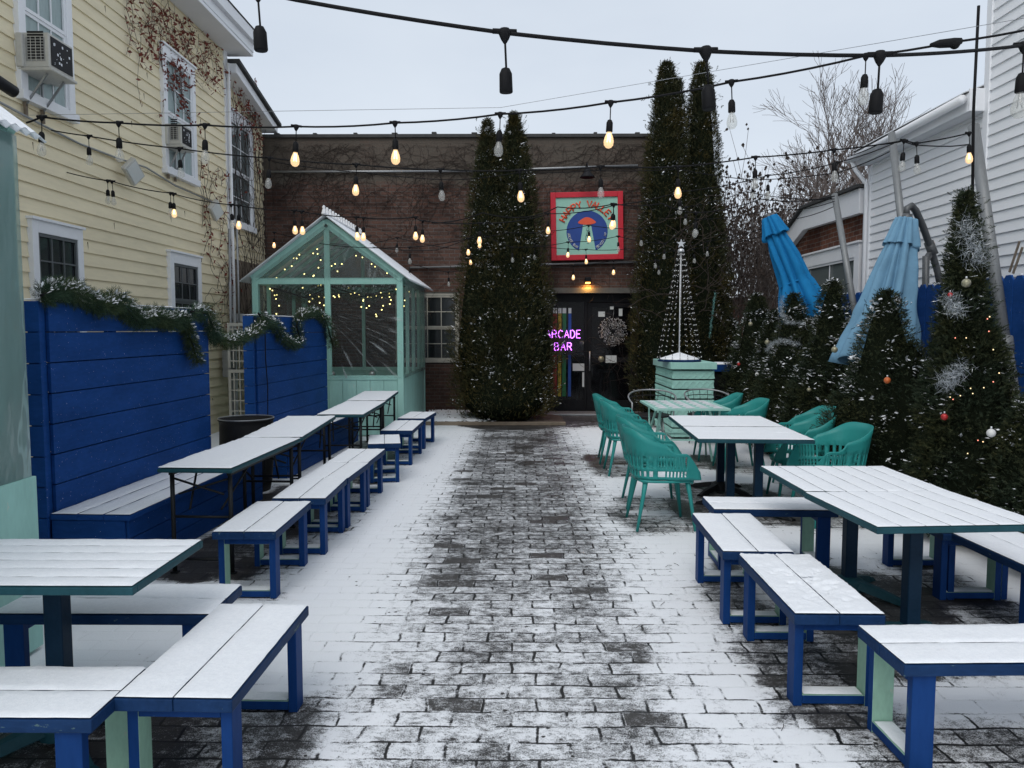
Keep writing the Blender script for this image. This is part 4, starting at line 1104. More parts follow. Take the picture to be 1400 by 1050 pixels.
# ------------------------------------------------------------------ greenhouses
def greenhouse(org, Wd, Dp, lab, ez=2.50, rzz=3.40, film='plastic', ov=.15, oy=.12):
    """front right corner post stands at org; extends to -X and +Y"""
    t = thing('greenhouse', lab, 'greenhouse', (org[0], org[1], 0), 0, 'mint framed greenhouses with plastic sheet walls')
    W, D = Wd, Dp; P = .095
    fr = MB()
    for (x, y) in ((0, 0), (-W, 0), (0, D), (-W, D)):
        sx = -1 if x == 0 else 1; sy = 1 if y == 0 else -1
        fr.box(min(x, x+sx*P), max(x, x+sx*P), min(y, y+sy*P), max(y, y+sy*P), 0, ez)
    m = -W/2
    fr.box(m-.045, m+.045, 0.01, .06, .97, rzz-.10)                          # centre post, front
    fr.box(m-.03, m+.03, D-.06, D-.01, .97, rzz-.10)
    for y in (0.005, D-.075):
        fr.box(-W+P, m-.046, y, y+.06, ez-.10, ez); fr.box(m+.046, -P, y, y+.06, ez-.10, ez)
        fr.box(-W+P, -P, y, y+.07, .90, .969)
    for x in (0, -W+.07):
        fr.box(x-.07, x, P, D-P, ez-.09, ez); fr.box(x-.07, x, P, D-P, .90, .969)
    for k in (1, 2, 3):
        y = D*k/4; fr.box(-.06, -.005, y-.03, y+.03, .97, ez-.09)
        if k != 2: fr.box(-W+.005, -W+.06, y-.03, y+.03, .97, ez-.09)
    for y in (-.01, D-.05):                                               # rafters at the gables
        for s in (-1, 1): fr.bar((m, y+.03, rzz-.055), (m+s*W/2*1.0, y+.03, ez-.015), .06, .13)
    for k in range(1, 6):
        y = D*k/6
        for s in (-1, 1): fr.bar((m, y, rzz-.03), (m+s*W/2, y, ez), .04, .05)
    fr.bar((m, 0, rzz-.05), (m, D, rzz-.05), .05, .10)
    fr.build('frame', M['mint'], t, .004)
    pn = MB()
    nb = 10
    for k in range(nb):
        x0 = -W+P+(W-2*P)*k/nb; x1 = x0+(W-2*P)/nb-.004
        pn.box(x0, x1, .015, .035, .02, .899); pn.box(x0, x1, D-.035, D-.015, .02, .899)
        y0 = P+(D-2*P)*k/nb; y1 = y0+(D-2*P)/nb-.004
        pn.box(-.035, -.012, y0, y1, .02, .899); pn.box(-W+.012, -W+.035, y0, y1, .02, .899)
    if film == 'plastic2': pn.box(.006, .03, .0, D+.02, .02, .93)
    pn.build('lower_panel', M['mint'], t, .003)
    # plastic film: wavy sheets
    def film_sheet(a, b, z0, z1, nm, out_, amp=.012, mat_=film, n=30, mz=18, ray_=False):
        a = Vector(a); b = Vector(b); vs = []; o = Vector(out_)
        for i in range(n+1):
            for j in range(mz+1):
                p = a.lerp(b, i/n); z = z0+(z1-z0)*j/mz
                ed = min(i, n-i, j, mz-j) > 0
                w_ = noise.noise((p.x*4+p.y*4, z*1.3, a.x))*.7+noise.noise((p.x*9+p.y*9+z*3, z*3, 5+a.y))*.5
                if ray_:
                    th = math.atan2(z-ez+.3, (p.x+W/2*1.05)); w_ += 1.3*max(0, math.sin(th*34+3*noise.noise((p.x*2, z*2, 0))))**5*min(1, abs(p.x+W/2)*2)*(1 if p.x > -W/2 else .35)
                vs.append(p+Vector((0, 0, z))+o*(.006+(amp*(w_+.6) if ed else 0)))
        fs = [(i*(mz+1)+j, (i+1)*(mz+1)+j, (i+1)*(mz+1)+j+1, i*(mz+1)+j+1) for i in range(n) for j in range(mz)]
        return MB().add(vs, fs, 0, True).build(nm, M[mat_], t)
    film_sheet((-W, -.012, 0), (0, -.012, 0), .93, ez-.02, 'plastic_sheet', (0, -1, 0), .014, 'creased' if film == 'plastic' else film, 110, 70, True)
    film_sheet((.012, 0, 0), (.012, D, 0), .93, ez-.02, 'plastic_sheet', (1, 0, 0), .03, film if film == 'plastic2' else 'plastic', 50)
    film_sheet((-W-.012, 0, 0), (-W-.012, D, 0), .93, ez-.02, 'plastic_sheet', (-1, 0, 0))
    # gable glazing
    for y in (-.0155, D-.01):
        MB().add([(-W+.05, y, ez), (-.05, y, ez), (m, y, rzz-.06)], [(0, 1, 2)]).build('gable_sheet', M[film], t)
    # corrugated roof, dusted
    for s in (-1, 1):
        vs = []; A = 200; B = 6; L0 = -oy; L1 = D+oy
        for i in range(A+1):
            y = L0+(L1-L0)*i/A; wv = .011*math.sin(y*2*PI/.076)
            for j in range(B+1):
                q = j/B; ext = (W/2+ov)*q; z = rzz+.055-(rzz-ez)*(ext/(W/2))
                vs.append((m+s*ext, y, z+wv))
        fs = [(i*(B+1)+j, (i+1)*(B+1)+j, (i+1)*(B+1)+j+1, i*(B+1)+j+1) for i in range(A) for j in range(B)]
        r_ = MB().add(vs, fs, 0, True).build('roof_sheet', M['corr'], t); k_ = r_.modifiers.new('thick', 'SOLIDIFY'); k_.thickness = .006
        sn = MB(); vs2 = []
        for i in range(A+1):
            y = L0+.01+(L1-L0-.02)*i/A; wv = .006*math.sin(y*2*PI/.076)
            for j in range(B+1):
                q = j/B; ext = (W/2+ov-.03)*q+.005; z = rzz+.062-(rzz-ez)*(ext/(W/2))
                vs2.append((m+s*ext, y, z+wv+.008+.004*noise.noise((y*5, ext*5, s))))
        sn.add(vs2, fs, 0, True).build('roof_snow', M['snow'], t)
    rc = MB(); nsp = int(D/.17)
    rc.tube([(m, -.17, rzz+.07), (m, D+.17, rzz+.07)], .03, 8)
    for k in range(nsp+1):
        y = -.12+(D+.24)*k/nsp; rc.lathe([(.03, 0), (.028, .05), (.018, .06), (.026, .085), (.02, .105), (0, .12)], 8, (m, y, rzz+.08))
    rc.build('ridge_crest', M['white'], t)
    return t
GF = PZ(553, 597, 0); GX, GY = -1.80, 12.05
greenhouse((GX, GY), 2.36, 2.85, 'far mint framed greenhouse with gabled roof and clear plastic walls, lit by fairy lights')
NX, NY = -2.565, 1.48
greenhouse((NX, NY), 2.4, 2.48, 'near mint framed greenhouse wrapped in hazy plastic, cut off by the left picture edge', film='plastic2', ez=2.70, rzz=3.6, ov=.11, oy=.10)
# fairy lights in the far greenhouse
fl = thing('fairy_lights', 'warm fairy lights strung inside the far greenhouse', 'fairy lights', (GX-1.2, GY+.5, 2.2))
wr = MB(); fb = []
paths = [[(-1.0, 0, .35), (-.95, 0, .0), (-.9, .1, -.45)], [(-.85, .1, .55), (-.3, .1, .75), (.1, .05, .5), (-.5, .2, .35), (-.1, .3, .1)],
 [(-.1, 0, -.05), (.25, .1, .1), (.6, .1, .0), (1.0, .1, .12), (.7, .2, -.25), (.4, .2, -.05)], [(-.5, 0, .1), (-.2, .2, -.1), (-.4, .4, -.5)], [(.3, .6, .75), (.7, .9, .55), (1.0, 1.2, .2), (1.05, 1.4, -.3)]]
for pth in paths:
    pp = []
    for a, b in zip(pth, pth[1:]):
        for k in range(6): pp.append(Vector(a).lerp(Vector(b), k/6)+Vector(RS.normal(size=3)*.045))
    wr.tube(pp, .003, 3); fb += pp
wr.build('wire', M['rubber'], fl)
b0_ = MB().ball((0, 0, 0), .011, 5).build('bulb', M['fairy'], fl); b0_.location = fb[0]
for p in fb[1:95]:
    c = b0_.copy(); COL.objects.link(c); c.parent = fl; c.location = p
# inside the greenhouse
gt = thing('greenhouse_table', 'dark table standing inside the far greenhouse', 'table', (GX-1.0, GY+1.5, 0))
MB().box(-.6, .6, -.4, .4, .70, .74).build('tabletop', M['wood'], gt, .004)
for sx in (-1, 1):
    for sy in (-1, 1): MB().box(sx*.52-.025, sx*.52+.025, sy*.34-.025, sy*.34+.025, 0, .70).build('leg', M['dark'], gt)
for k, (x, y) in enumerate(((-1.5, 1.2), (-.45, 1.1))):
    lnt = thing('lantern', ('pale metal lantern on the left inside the far greenhouse', 'pale metal lantern behind the creased plastic of the far greenhouse')[k], 'lantern', (GX-1.0+(-.45 if k == 0 else .25), GY+1.35, .742), 0, 'lanterns in the greenhouse')
    MB().lathe([(0, 0), (.06, 0), (.06, .02), (.05, .03), (.05, .17), (.06, .18), (.03, .22), (0, .23)], 12).build('body', M['star'], lnt)
    MB().tube([(-.03, 0, .22), (0, 0, .28), (.03, 0, .22)], .004, 5).build('handle', M['gray'], lnt)

# ------------------------------------------------------------------ vegetation
def crown(parent, lobes, n, L, W, matn, snow=.08, k=4, upbias=.8, coremul=.80, rough=.16, name='crown', snowsz=1.0, facing=None):
    """lobes: (dx, dy, z0, height, radius, power)"""
    Ps = []; Ds = []; Ns = []
    tot = sum(l[4]*l[3] for l in lobes)
    core = MB()
    for (dx, dy, z0, H, Rr, pw) in lobes:
        m = int(n*(Rr*H)/tot); t_ = RS.uniform(0, 1, m)**.92
        a = RS.uniform(0, 2*PI, m)
        seed = RS.uniform(0, 100)
        prof = lambda tt: Rr*np.minimum(1, (1-tt)**pw)*np.minimum(1, .62+tt*3.0)
        lump = np.array([noise.noise((math.cos(q)*1.7*Rr/.6, math.sin(q)*1.7*Rr/.6+seed, tt*H*2.2)) for q, tt in zip(a, t_)])
        lump2 = np.array([noise.noise((math.cos(q)*6, math.sin(q)*6+seed, tt*H*7)) for q, tt in zip(a, t_)])
        depth = RS.uniform(0, 1, m)**2
        r = prof(t_)*(1+rough*lump+rough*.6*lump2)*(1-.24*depth)+.01+RS.normal(size=m)*.014+np.abs(RS.normal(size=m))*(RS.uniform(0, 1, m) < .06)*L*.9
        P = np.stack([dx+r*np.cos(a), dy+r*np.sin(a), z0+t_*H], 1)
        O = np.stack([np.cos(a), np.sin(a), np.zeros(m)], 1)
        D = unit(O*RS.uniform(.25, 1.0, (m, 1))+np.array([0, 0, 1])*upbias*RS.uniform(.3, 1.1, (m, 1))+RS.normal(size=(m, 3))*.33)
        Ps.append(P); Ds.append(D); Ns.append(O)
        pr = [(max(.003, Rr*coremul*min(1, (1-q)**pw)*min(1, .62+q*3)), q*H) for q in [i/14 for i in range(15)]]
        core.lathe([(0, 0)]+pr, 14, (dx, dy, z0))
    P = np.concatenate(Ps); D = np.concatenate(Ds); O = np.concatenate(Ns); n = len(P)
    V, F = frondmesh(P, D, RS.uniform(.6, 1.25, n)*L, W, k)
    c = npmesh(name, V, F, M[matn], parent)
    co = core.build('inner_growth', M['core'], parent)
    if snow:
        lum = np.array([noise.noise((p[0]*4+3, p[1]*4, p[2]*6))+.6*noise.noise((p[0]*1.7, p[1]*1.7+5, p[2]*2)) for p in P])
        sel = np.where((lum > .12) & (RS.uniform(0, 1, n) < 2.2*np.clip(lum, 0, .5)+.3) & (RS.uniform(0, 1, n) < snow))[0]
        m = len(sel)
        if facing == 'low': pass
        Psn = P[sel]+D[sel]*L*.45+np.array([0, 0, .006])
        d1 = unit(D[sel]*np.array([1, 1, .35])+RS.normal(size=(m, 3))*.25); d2 = unit(np.cross(d1, np.array([0, 0, 1.])+RS.normal(size=(m, 3))*.3))
        s1 = (RS.uniform(.25, 1.0, (m, 1))**2*.95+.12)*L*.42*snowsz; s2 = s1*RS.uniform(.3, .6, (m, 1)); up = np.cross(d1, d2)*s2*.5
        vs = np.stack([Psn-d1*s1, Psn-d2*s2, Psn+d1*s1, Psn+d2*s2, Psn+np.abs(up)*[0, 0, 1]], 1).reshape(-1, 3)
        b = np.arange(m)[:, None]*5
        F2 = np.concatenate([b+[0, 1, 4], b+[1, 2, 4], b+[2, 3, 4], b+[3, 0, 4]], 0)
        npmesh('snow_dusting', vs, F2, M['snow'], parent)
def conifer(name, lab, cat, base, lobes, n, L, W, matn, group=None, snow=.1, trunk=.06, **kw):
    t = thing(name, lab, cat, base, 0, group)
    MB().tube([(0, 0, -.02), (0.01, 0, lobes[0][2]+lobes[0][3]*.5)], [trunk, trunk*.5], 8).build('trunk', M['bark'], t)
    crown(t, lobes, n, L, W, matn, snow, **kw)
    return t
TY = 14.15
pa = PY(694, 575, TY)
conifer('tall_arborvitae', 'broad twin tipped arborvitae standing between the window and the entrance', 'tree', (pa.x, TY, 0),
  [(-.03, 0, .10, 3.9, .95, .42), (-.36, .0, .6, 4.85, .78, .78), (.12, .05, .6, 4.98, .95, .78), (-.07, -.1, .08, 2.0, 1.0, .5)], 46000, .085, .010, 'arbor', 'tall arborvitae before the brick wall', .30, .12, rough=.24, coremul=.80)
pb = PY(908, 560, 14.6)
conifer('tall_arborvitae', 'tall narrow arborvitae right of the sign, the left one of the pair', 'tree', (pb.x, 14.6, 0),
  [(-.04, 0, .10, 6.5, .68, .56), (.16, 0, 3.0, 3.3, .34, .6)], 27000, .085, .010, 'arbor', 'tall arborvitae before the brick wall', .24, .12, rough=.24)
pc = PY(955, 560, 14.9)
conifer('tall_arborvitae', 'tall narrow arborvitae before the twiggy bush, the right one of the pair', 'tree', (pc.x, 14.9, 0),
  [(-.05, 0, .10, 6.6, .62, .50), (.12, .1, .1, 4.6, .62, .5)], 27000, .085, .010, 'arbor', 'tall arborvitae before the brick wall', .24, .12, rough=.24)
HX = 3.62
HEDGE = [(985, 392, 3.95, .46, 'small far conifer with a teal tinsel strip hanging down its side'),
 (1035, 402, 3.72, .50, 'far bushy conifer with two pale ornaments'),
 (1086, 402, 3.66, .46, 'middle conifer wrapped in white tinsel below the bright blue umbrella'),
 (1139, 384, 3.70, .44, 'pointed conifer between the two closed umbrellas'),
 (1213, 398, 3.45, .48, 'conifer standing in front of the faded blue umbrella')]
HP = []
HEDGE += [(1062, 424, 3.85, .50, 'low filler conifer between the two far bushy conifers'), (1110, 436, 3.80, .50, 'low filler conifer behind the tinsel wrapped one'), (1172, 432, 3.85, .48, 'low filler conifer in the gap under the faded umbrella')]
for (x, y, X, r_, lab) in HEDGE:
    tp = PX(x, y, X); HP.append((tp, r_))
    H = tp.z
    conifer('young_conifer', lab, 'conifer', (tp.x, tp.y, 0), [(0, 0, .05, H-.05, r_*1.1, .62), (.12, -.2, .05, H*.74, r_*1.05, .5), (-.1, .2, .05, H*.64, r_*1.1, .5), (.22, .4, .05, H*.6, r_*1.1, .5)],
            19000, .055, .0065, 'spruce', 'young conifers along the blue fence', .28, .04, upbias=.5, rough=.22, snowsz=1.6)
tp = PX(1322, 262, 3.52); BIG = tp
conifer('young_conifer', 'tallest conifer of the hedge, nearest the camera, with silver tinsel tufts and a leaning tip', 'conifer', (tp.x, tp.y, 0),
  [(0, 0, 1.0, tp.z-1.0, .24, .75), (.03, 0, .05, 2.35, .40, .62), (.08, -.1, .05, 1.7, .44, .5), (.25, .2, .05, 1.3, .42, .5)], 30000, .06, .0055, 'spruce', 'young conifers along the blue fence', .10, .05, upbias=.45, rough=.3, k=6, snowsz=1.2)
conifer('low_conifer', 'low conifer shrub at the right picture edge behind the near table', 'conifer', (3.72, 5.05, 0),
  [(0, 0, .05, 1.05, .45, .45), (.1, .5, .05, 1.2, .5, .45)], 13000, .055, .0055, 'spruce', None, .12, .04, upbias=.45, rough=.3, k=5, snowsz=1.2)
# ornaments on the hedge
def ornament(x, y, m, lab, r=.035):
    X = 3.15
    best = min(HP[:5]+[(BIG, .5)], key=lambda h: abs(PX(x, y, h[0].x-.35).y-h[0].y))
    X = best[0].x-best[1]*.72*(1.0 if y > 480 else .75); p = PX(x, y, X)
    r *= .72; t = thing('ornament', lab, 'ornament', p, 0, 'ball ornaments on the conifers')
    MB().ball((0, 0, 0), r, 8).build('ball', M[m], t)
    MB().tube([(0, 0, r), (0, 0, r+.015)], r*.25, 6).build('cap', M['star'], t)
for a in ((1034,386,'orn_gold','champagne ball ornament on the tallest conifer, just above the fence top', .045),
 (1026,443,'orn_gold','champagne ball high on the far bushy conifer', .045), (1049,468,'orn_gold','champagne ball at the left side of the tinsel wrapped conifer', .05), (1141,478,'orn_gold','champagne ball on the pointed conifer between the umbrellas', .045),
 (1035,512,'orn_white','white ball low on the far bushy conifer', .04), (1106,533,'orn_gold','champagne ball low under the pointed conifer', .035), (1010,498,'orn_red','pinkish ball on the small far conifer', .035),
 (1213,520,'orn_orange','orange glass ornament on the conifer before the faded umbrella', .04), (1291,570,'orn_red','red ball low on the tallest conifer', .035), (1355,592,'orn_white','clear ball low on the right of the tallest conifer', .04), (1299,403,'orn_red','small red ball beside the upper tinsel of the tallest conifer', .025)):
    if a[0] == 1034 and a[1] == 386: a = (1321, 387)+a[2:]
    ornament(*a)
def tinsel(pts, r, n, L, m, lab, grp='tinsel on the conifers'):
    P = []; D = []
    for i in range(n):
        s = random.random()*(len(pts)-1); k = int(s); p = pts[k].lerp(pts[min(k+1, len(pts)-1)], s-k)
        P.append(p+Vector(RS.normal(size=3)*r*.25)); D.append(RS.normal(size=3))
    P = np.array(P); D = unit(np.array(D)); S = unit(np.cross(D, RS.normal(size=(n, 3))))
    n_ = n; LL = RS.uniform(.35, .95, (n, 1))*L
    V = np.stack([P-S*.0011, P+S*.0011, P+D*LL], 1).reshape(-1, 3); F = np.arange(len(V)).reshape(-1, 3)
    o = npmesh('tinsel', V, F, M[m]); return tag(o, lab, 'tinsel', grp)
def tpx(lst, X): return [PX(a, b, X) for a, b in lst]
tinsel(tpx([(1318,300), (1325,322), (1335,345), (1343,358)], BIG.x-.27), .16, 620, .095, 'tinsel', 'silver tinsel tuft high on the tallest conifer')
tinsel(tpx([(1295,408), (1303,420), (1312,425)], BIG.x-.42), .12, 420, .08, 'tinsel', 'silver tinsel tuft at fence height on the tallest conifer')
tinsel(tpx([(1290,524), (1300,518), (1316,500)], BIG.x-.55), .12, 560, .085, 'tinsel', 'silver tinsel tuft halfway down the left side of the tallest conifer')
tinsel(tpx([(1070,405), (1067,425), (1075,440), (1100,443)], HP[2][0].x-.34), .05, 700, .07, 'tinsel', 'white tinsel looped round the top of the middle conifer')
tinsel(tpx([(1048,480), (1055,470), (1070,465), (1095,472)], HP[2][0].x-.48), .05, 700, .07, 'tinsel', 'white tinsel looped round the middle conifer halfway up')
tinsel(tpx([(978,400), (974,430), (970,462)], HP[0][0].x-.42), .03, 600, .055, 'tinsel_teal', 'pale teal tinsel strip on the small far conifer')
ml = thing('string_lights', 'tiny coloured fairy lights scattered over the tallest conifer', 'fairy lights', (BIG.x, BIG.y, 0))
tl = None
for i, (x, y) in enumerate(((1350,436), (1353,433), (1366,510), (1358,522), (1330,538), (1327,531), (1303,546), (1299,543), (1313,541), (1337,602), (1344,604), (1323,620), (1306,462), (1321,462), (1358,478), (1352,453), (1345,530))):
    p = PX(x, y, BIG.x-.52); 
    m_ = M['pinkled'] if i % 3 == 0 else M['smallled']
    o = MB().ball((0, 0, 0), .0045, 4).build('bulb', m_, ml); o.location = p-Vector((BIG.x, BIG.y, 0))

# --- bare trees
def bare_tree(name, lab, base, H, r0, depth, spread, matn='twig', nstem=1, lean=0, seedpods=False, minr=.004, kids_=(2, 3), droop=0, cat='tree', upw=.25, n1=None, group=None):
    t = thing(name, lab, cat, base, 0, group); segs = []; tips = []
    def grow(p, d, L, r, dep):
        cur = Vector(p); d = Vector(d); n = 3 if dep > 1 else 2; q = r
        for i in range(n):
            nd = (d+Vector(RS.normal(size=3))*.10*(1.5 if dep < 3 else 1)+Vector((0, 0, upw*.35))).normalized()
            nx = cur+nd*L/n; q2 = q*.88; segs.append((cur.copy(), nx.copy(), q, q2, dep)); cur = nx; d = nd; q = q2
            if dep > 0 and i >= (1 if dep == depth else 0):
                for _ in range(random.choice(kids_) if i == n-1 else random.choice((0, 1, 1))):
                    a = d.orthogonal().normalized(); a = Matrix.Rotation(random.uniform(0, 2*PI), 3, d) @ a
                    dd = (d+a*spread*random.uniform(.6, 1.2)).normalized()
                    grow(cur, dd, L*random.uniform(.62, .82), max(minr, q*random.uniform(.55, .75)), dep-1)
        if dep == 0: tips.append(cur.copy())
    for k in range(nstem):
        if nstem > 1:
            a = random.uniform(0, 2*PI); rr = random.uniform(0, .9); o = Vector((rr*math.cos(a)*1.1, rr*math.sin(a), 0)); d = Vector((math.cos(a)*rr*.28, math.sin(a)*.1, 1)).normalized()
            grow(o, d, H*random.uniform(.22, .33), r0*random.uniform(.6, 1), depth)
        else: grow(Vector((0, 0, 0)), Vector((lean, 0, 1)).normalized(), H*.30, r0, depth)
    A = np.array([s[0] for s in segs]); B = np.array([s[1] for s in segs]); ra = np.array([s[2] for s in segs])[:, None]; rb = np.array([s[3] for s in segs])[:, None]
    d = unit(B-A); x = unit(np.cross(d, [.31, .2, .9])); y = np.cross(d, x); vs = []
    for (C, r) in ((A, ra), (B, rb)):
        for k in range(3): vs.append(C+(x*math.cos(2*PI*k/3)+y*math.sin(2*PI*k/3))*r)
    V = np.stack(vs, 1).reshape(-1, 3); b = np.arange(len(segs))[:, None]*6
    dep = np.array([s[4] for s in segs])
    F = np.concatenate([b+[0, 1, 4, 3], b+[1, 2, 5, 4], b+[2, 0, 3, 5]], 0)
    dd = np.concatenate([dep, dep, dep])
    def sub(mask, nm):
        Fm = F[mask]; u, inv = np.unique(Fm.ravel(), return_inverse=True)
        npmesh(nm, V[u], inv.reshape(-1, 4), M[matn], t)
    sub(dd >= depth-1, 'trunk'); sub(dd < depth-1, 'twigs')
    if seedpods:
        pd = MB()
        for p in tips:
            for _ in range(random.choice((1, 2, 3))):
                o = p+Vector(RS.normal(size=3))*.05; s_ = random.uniform(.022, .038)
                pd.add([o+Vector((-s_, 0, 0)), o+Vector((s_, 0, s_*.3)), o+Vector((0, s_, 0)), o+Vector((0, -s_*.5, s_*1.4)), o-Vector((0, 0, s_))], [(0, 2, 3), (2, 1, 3), (1, 0, 3), (0, 4, 2), (2, 4, 1), (1, 4, 0)])
        pd.build('seed_heads', M['vine'], t)
    return len(segs)
p1 = PY(1012, 500, 17.5)
c1 = bare_tree('twiggy_shrub', 'tall bare many stemmed shrub with dark seed heads beside the arborvitae pair', (p1.x, 17.5, 0), 6.5, .026, 3, .30, nstem=80, seedpods=True, minr=.006, kids_=(1, 2, 2), cat='shrub')
p1 = PY(1085, 500, 21)
c1b = bare_tree('twiggy_shrub', 'reddish bare thicket behind the brick annexe', (p1.x, 21, 0), 6.9, .028, 3, .38, nstem=55, minr=.008, kids_=(1, 2, 2), cat='shrub')
p2 = PY(1192, 500, 30)
c2 = bare_tree('bare_tree', 'big bare leafless tree rising behind the brick annexe roof', (p2.x, 30, 0), 13.5, .28, 6, .50, minr=.009, kids_=(2, 2, 3), cat='tree', group='bare trees beyond the yard')
p3 = PY(1268, 500, 42)
c3 = bare_tree('bare_tree', 'smaller far bare tree behind the white house wing', (p3.x, 42, 0), 13.6, .26, 5, .50, minr=.018, kids_=(2, 3, 3), cat='tree', group='bare trees beyond the yard')
p3 = PY(1135, 500, 36)
c3 = bare_tree('bare_tree', 'bare tree left behind the big leafless one', (p3.x, 36, 0), 12.0, .24, 5, .48, minr=.015, kids_=(2, 3, 3), cat='tree', group='bare trees beyond the yard')
print('segs', c1, c1b, c2, c3)

# --- vines on the walls
def vine(lab, origin, u, v, n, uw, vh, length, rad=.004, out_=.012, leaves=None, matn='vine', dirb=(0, 1), region=None, name='climbing_vine'):
    origin = Vector(origin); u = Vector(u); v = Vector(v); o = u.cross(v); t = thing(name, lab, 'vine', origin)
    if (Vector((0, 0, 0))-origin).dot(o) < 0: o = -o
    mb = MB(); lv = MB()
    for k in range(n):
        a = random.uniform(0, uw); b = random.uniform(0, vh)
        if region:
            for _ in range(20):
                if random.random() < region(a/uw, b/vh): break
                a = random.uniform(0, uw); b = random.uniform(0, vh)
        th = math.atan2(dirb[1], dirb[0])+random.gauss(0, .8); pts = []; L = length*random.uniform(.4, 1.4); st = .07
        for i in range(int(L/st)):
            pts.append(u*a+v*b+o*(out_+.01*noise.noise((a*5, b*5, k))))
            th += random.gauss(0, .28); a += math.cos(th)*st; b += math.sin(th)*st
            if a < 0 or a > uw or b < 0 or b > vh: break
            if leaves and random.random() < leaves:
                s_ = random.uniform(.02, .045); c = pts[-1]+o*.02+u*random.uniform(-.04, .04)-v*random.uniform(0, .05)
                r1 = Vector(RS.normal(size=3)).normalized()*s_; r2 = Vector(RS.normal(size=3)).normalized()*s_
                lv.add([c-r1, c-r2*.6, c+r1, c+r2*.6], [(0, 1, 2, 3)])
        if len(pts) > 2: mb.tube(pts, [rad*(1-.6*i/len(pts)) for i in range(len(pts))], 3, cap=False)
    mb.build('stems', M[matn], t)
    if leaves: lv.build('dry_leaves', M['redleaf'], t)
vine('mat of bare vine tendrils over the upper brick bar wall', (-5, FY-.002, .1), (1, 0, 0), (0, 0, 1), 800, 8.0, 5.3, 1.3, .0042, dirb=(.6, .5), region=lambda a, b: .12+.88*max(0, (b-.55)/.45)+(.4 if a < .15 else 0))
vine('bare vines covering the clapboards of the rear addition', (XL-.04, 13.45, .6), (0, 1, 0), (0, 0, 1), 170, 2.1, 5.2, 1.6, .007, out_=.03, leaves=.015)
vine('dry red leaved vine hanging from the eave round the far upper window', (XL+.02, PX(165, 60, XL).y, 4.0), (0, 1, 0), (0, 0, 1), 130, 5.2, 2.4, 1.1, .004, out_=.03, leaves=.75, dirb=(.3, -1), region=lambda a, b: max(0, min(1, 3.2*(b-.62+.16*math.sin(a*7)+.1*a))) )
vine('dry red vine climbing the cream house corner above the garland', (XL+.02, PX(268, 300, XL).y, 1.2), (0, 1, 0), (0, 0, 1), 90, 1.5, 3.2, 1.0, .005, out_=.03, leaves=.28, dirb=(0, 1))
vine('bare grey vine tendrils before the right arborvitae pair', (1.9, 14.0, 1.7), (1, 0, 0), (0, 0, 1), 50, 1.9, 2.4, 1.6, .008, out_=.0, dirb=(1, .2))

# --- evergreen garlands
def garland(lab, pts, r=.075, n=1500, L=.085):
    n = int(n*1.7); r *= 1.1
    t = thing('garland', lab, 'garland', pts[0], 0, 'evergreen garlands along the blue walls'); o0 = pts[0]
    pp = []
    for a, b in zip(pts, pts[1:]):
        m = max(2, int((b-a).length/.06))
        for k in range(m): pp.append(a.lerp(b, k/m)-o0)
    pp.append(pts[-1]-o0)
    MB().tube(pp, .012, 5).build('wire', M['rubber'], t)
    A = np.array(pp); idx = RS.randint(0, len(A)-1, n); f = RS.uniform(0, 1, (n, 1)); P = A[idx]*(1-f)+A[idx+1]*f
    T_ = unit(A[idx+1]-A[idx]); O = RS.normal(size=(n, 3)); O = unit(O-T_*np.sum(O*T_, 1, keepdims=True))
    D = unit(O+T_*.5)
    P = P+O*r*RS.uniform(.1, .5, (n, 1))
    V, F = frondmesh(P, D, RS.uniform(.7, 1.3, n)*L, .0022, 9, .55); npmesh('needles', V, F, M['garland'], t)
    sel = np.where((O[:, 2] > .2) & (RS.uniform(0, 1, n) < .38))[0]; m = len(sel)
    Ps = P[sel]+O[sel]*L*.5; d1 = unit(D[sel]+RS.normal(size=(m, 3))*.3); d2 = unit(np.cross(d1, RS.normal(size=(m, 3)))); s1 = RS.uniform(.006, .022, (m, 1)); s2 = s1*.45
    vs = np.stack([Ps-d1*s1, Ps-d2*s2, Ps+d1*s1, Ps+d2*s2, Ps+[0, 0, .006]], 1).reshape(-1, 3); b = np.arange(m)[:, None]*5
    npmesh('snow_dusting', vs, np.concatenate([b+[0, 1, 4], b+[1, 2, 4], b+[2, 3, 4], b+[3, 0, 4]], 0), M['snow'], t)
def wall1(x, y): 
    r_ = ray(x, y); a = (-3.20, 5.1); b = (-3.05, 7.62); s = (b[0]-a[0])/(b[1]-a[1]); q = (a[0]-s*a[1])/(r_[0]-s*r_[1]); return Vector((r_[0]*q+.06, r_[1]*q, CAM_Z+r_[2]*q))
def wall2(x, y):
    r_ = ray(x, y); a = (-3.08, 8.95); b = (-2.92, 11.72); s = (b[0]-a[0])/(b[1]-a[1]); q = (a[0]-s*a[1])/(r_[0]-s*r_[1]); return Vector((r_[0]*q+.07, r_[1]*q, CAM_Z+r_[2]*q))
garland('garland draped along the top of the nearer blue wall', [wall1(*p) for p in ((44,404), (72,396), (95,402), (120,415), (138,420), (150,408), (165,425), (178,438), (200,432), (222,440), (240,434))], .085, 2000)
garland('short garland end hanging down the face of the nearer blue wall', [wall1(*p) for p in ((238,430), (248,450), (255,475), (262,496))], .055, 520, .07)
gl = [wall1(252, 426), wall1(275, 428), wall1(283, 448)]+[PX(x, y, -3.1) for x, y in ((292, 462), (312, 467))]+[wall2(*p) for p in ((336,457), (350,444))]
garland('garland sagging across the gap between the two blue walls', gl, .075, 1100)
garland('garland looped over the farther blue wall', [wall2(*p) for p in ((345,428), (352,438), (370,445), (378,462), (395,472), (404,465), (398,445), (403,430), (425,426), (440,440), (446,462), (449,474))], .085, 1700)
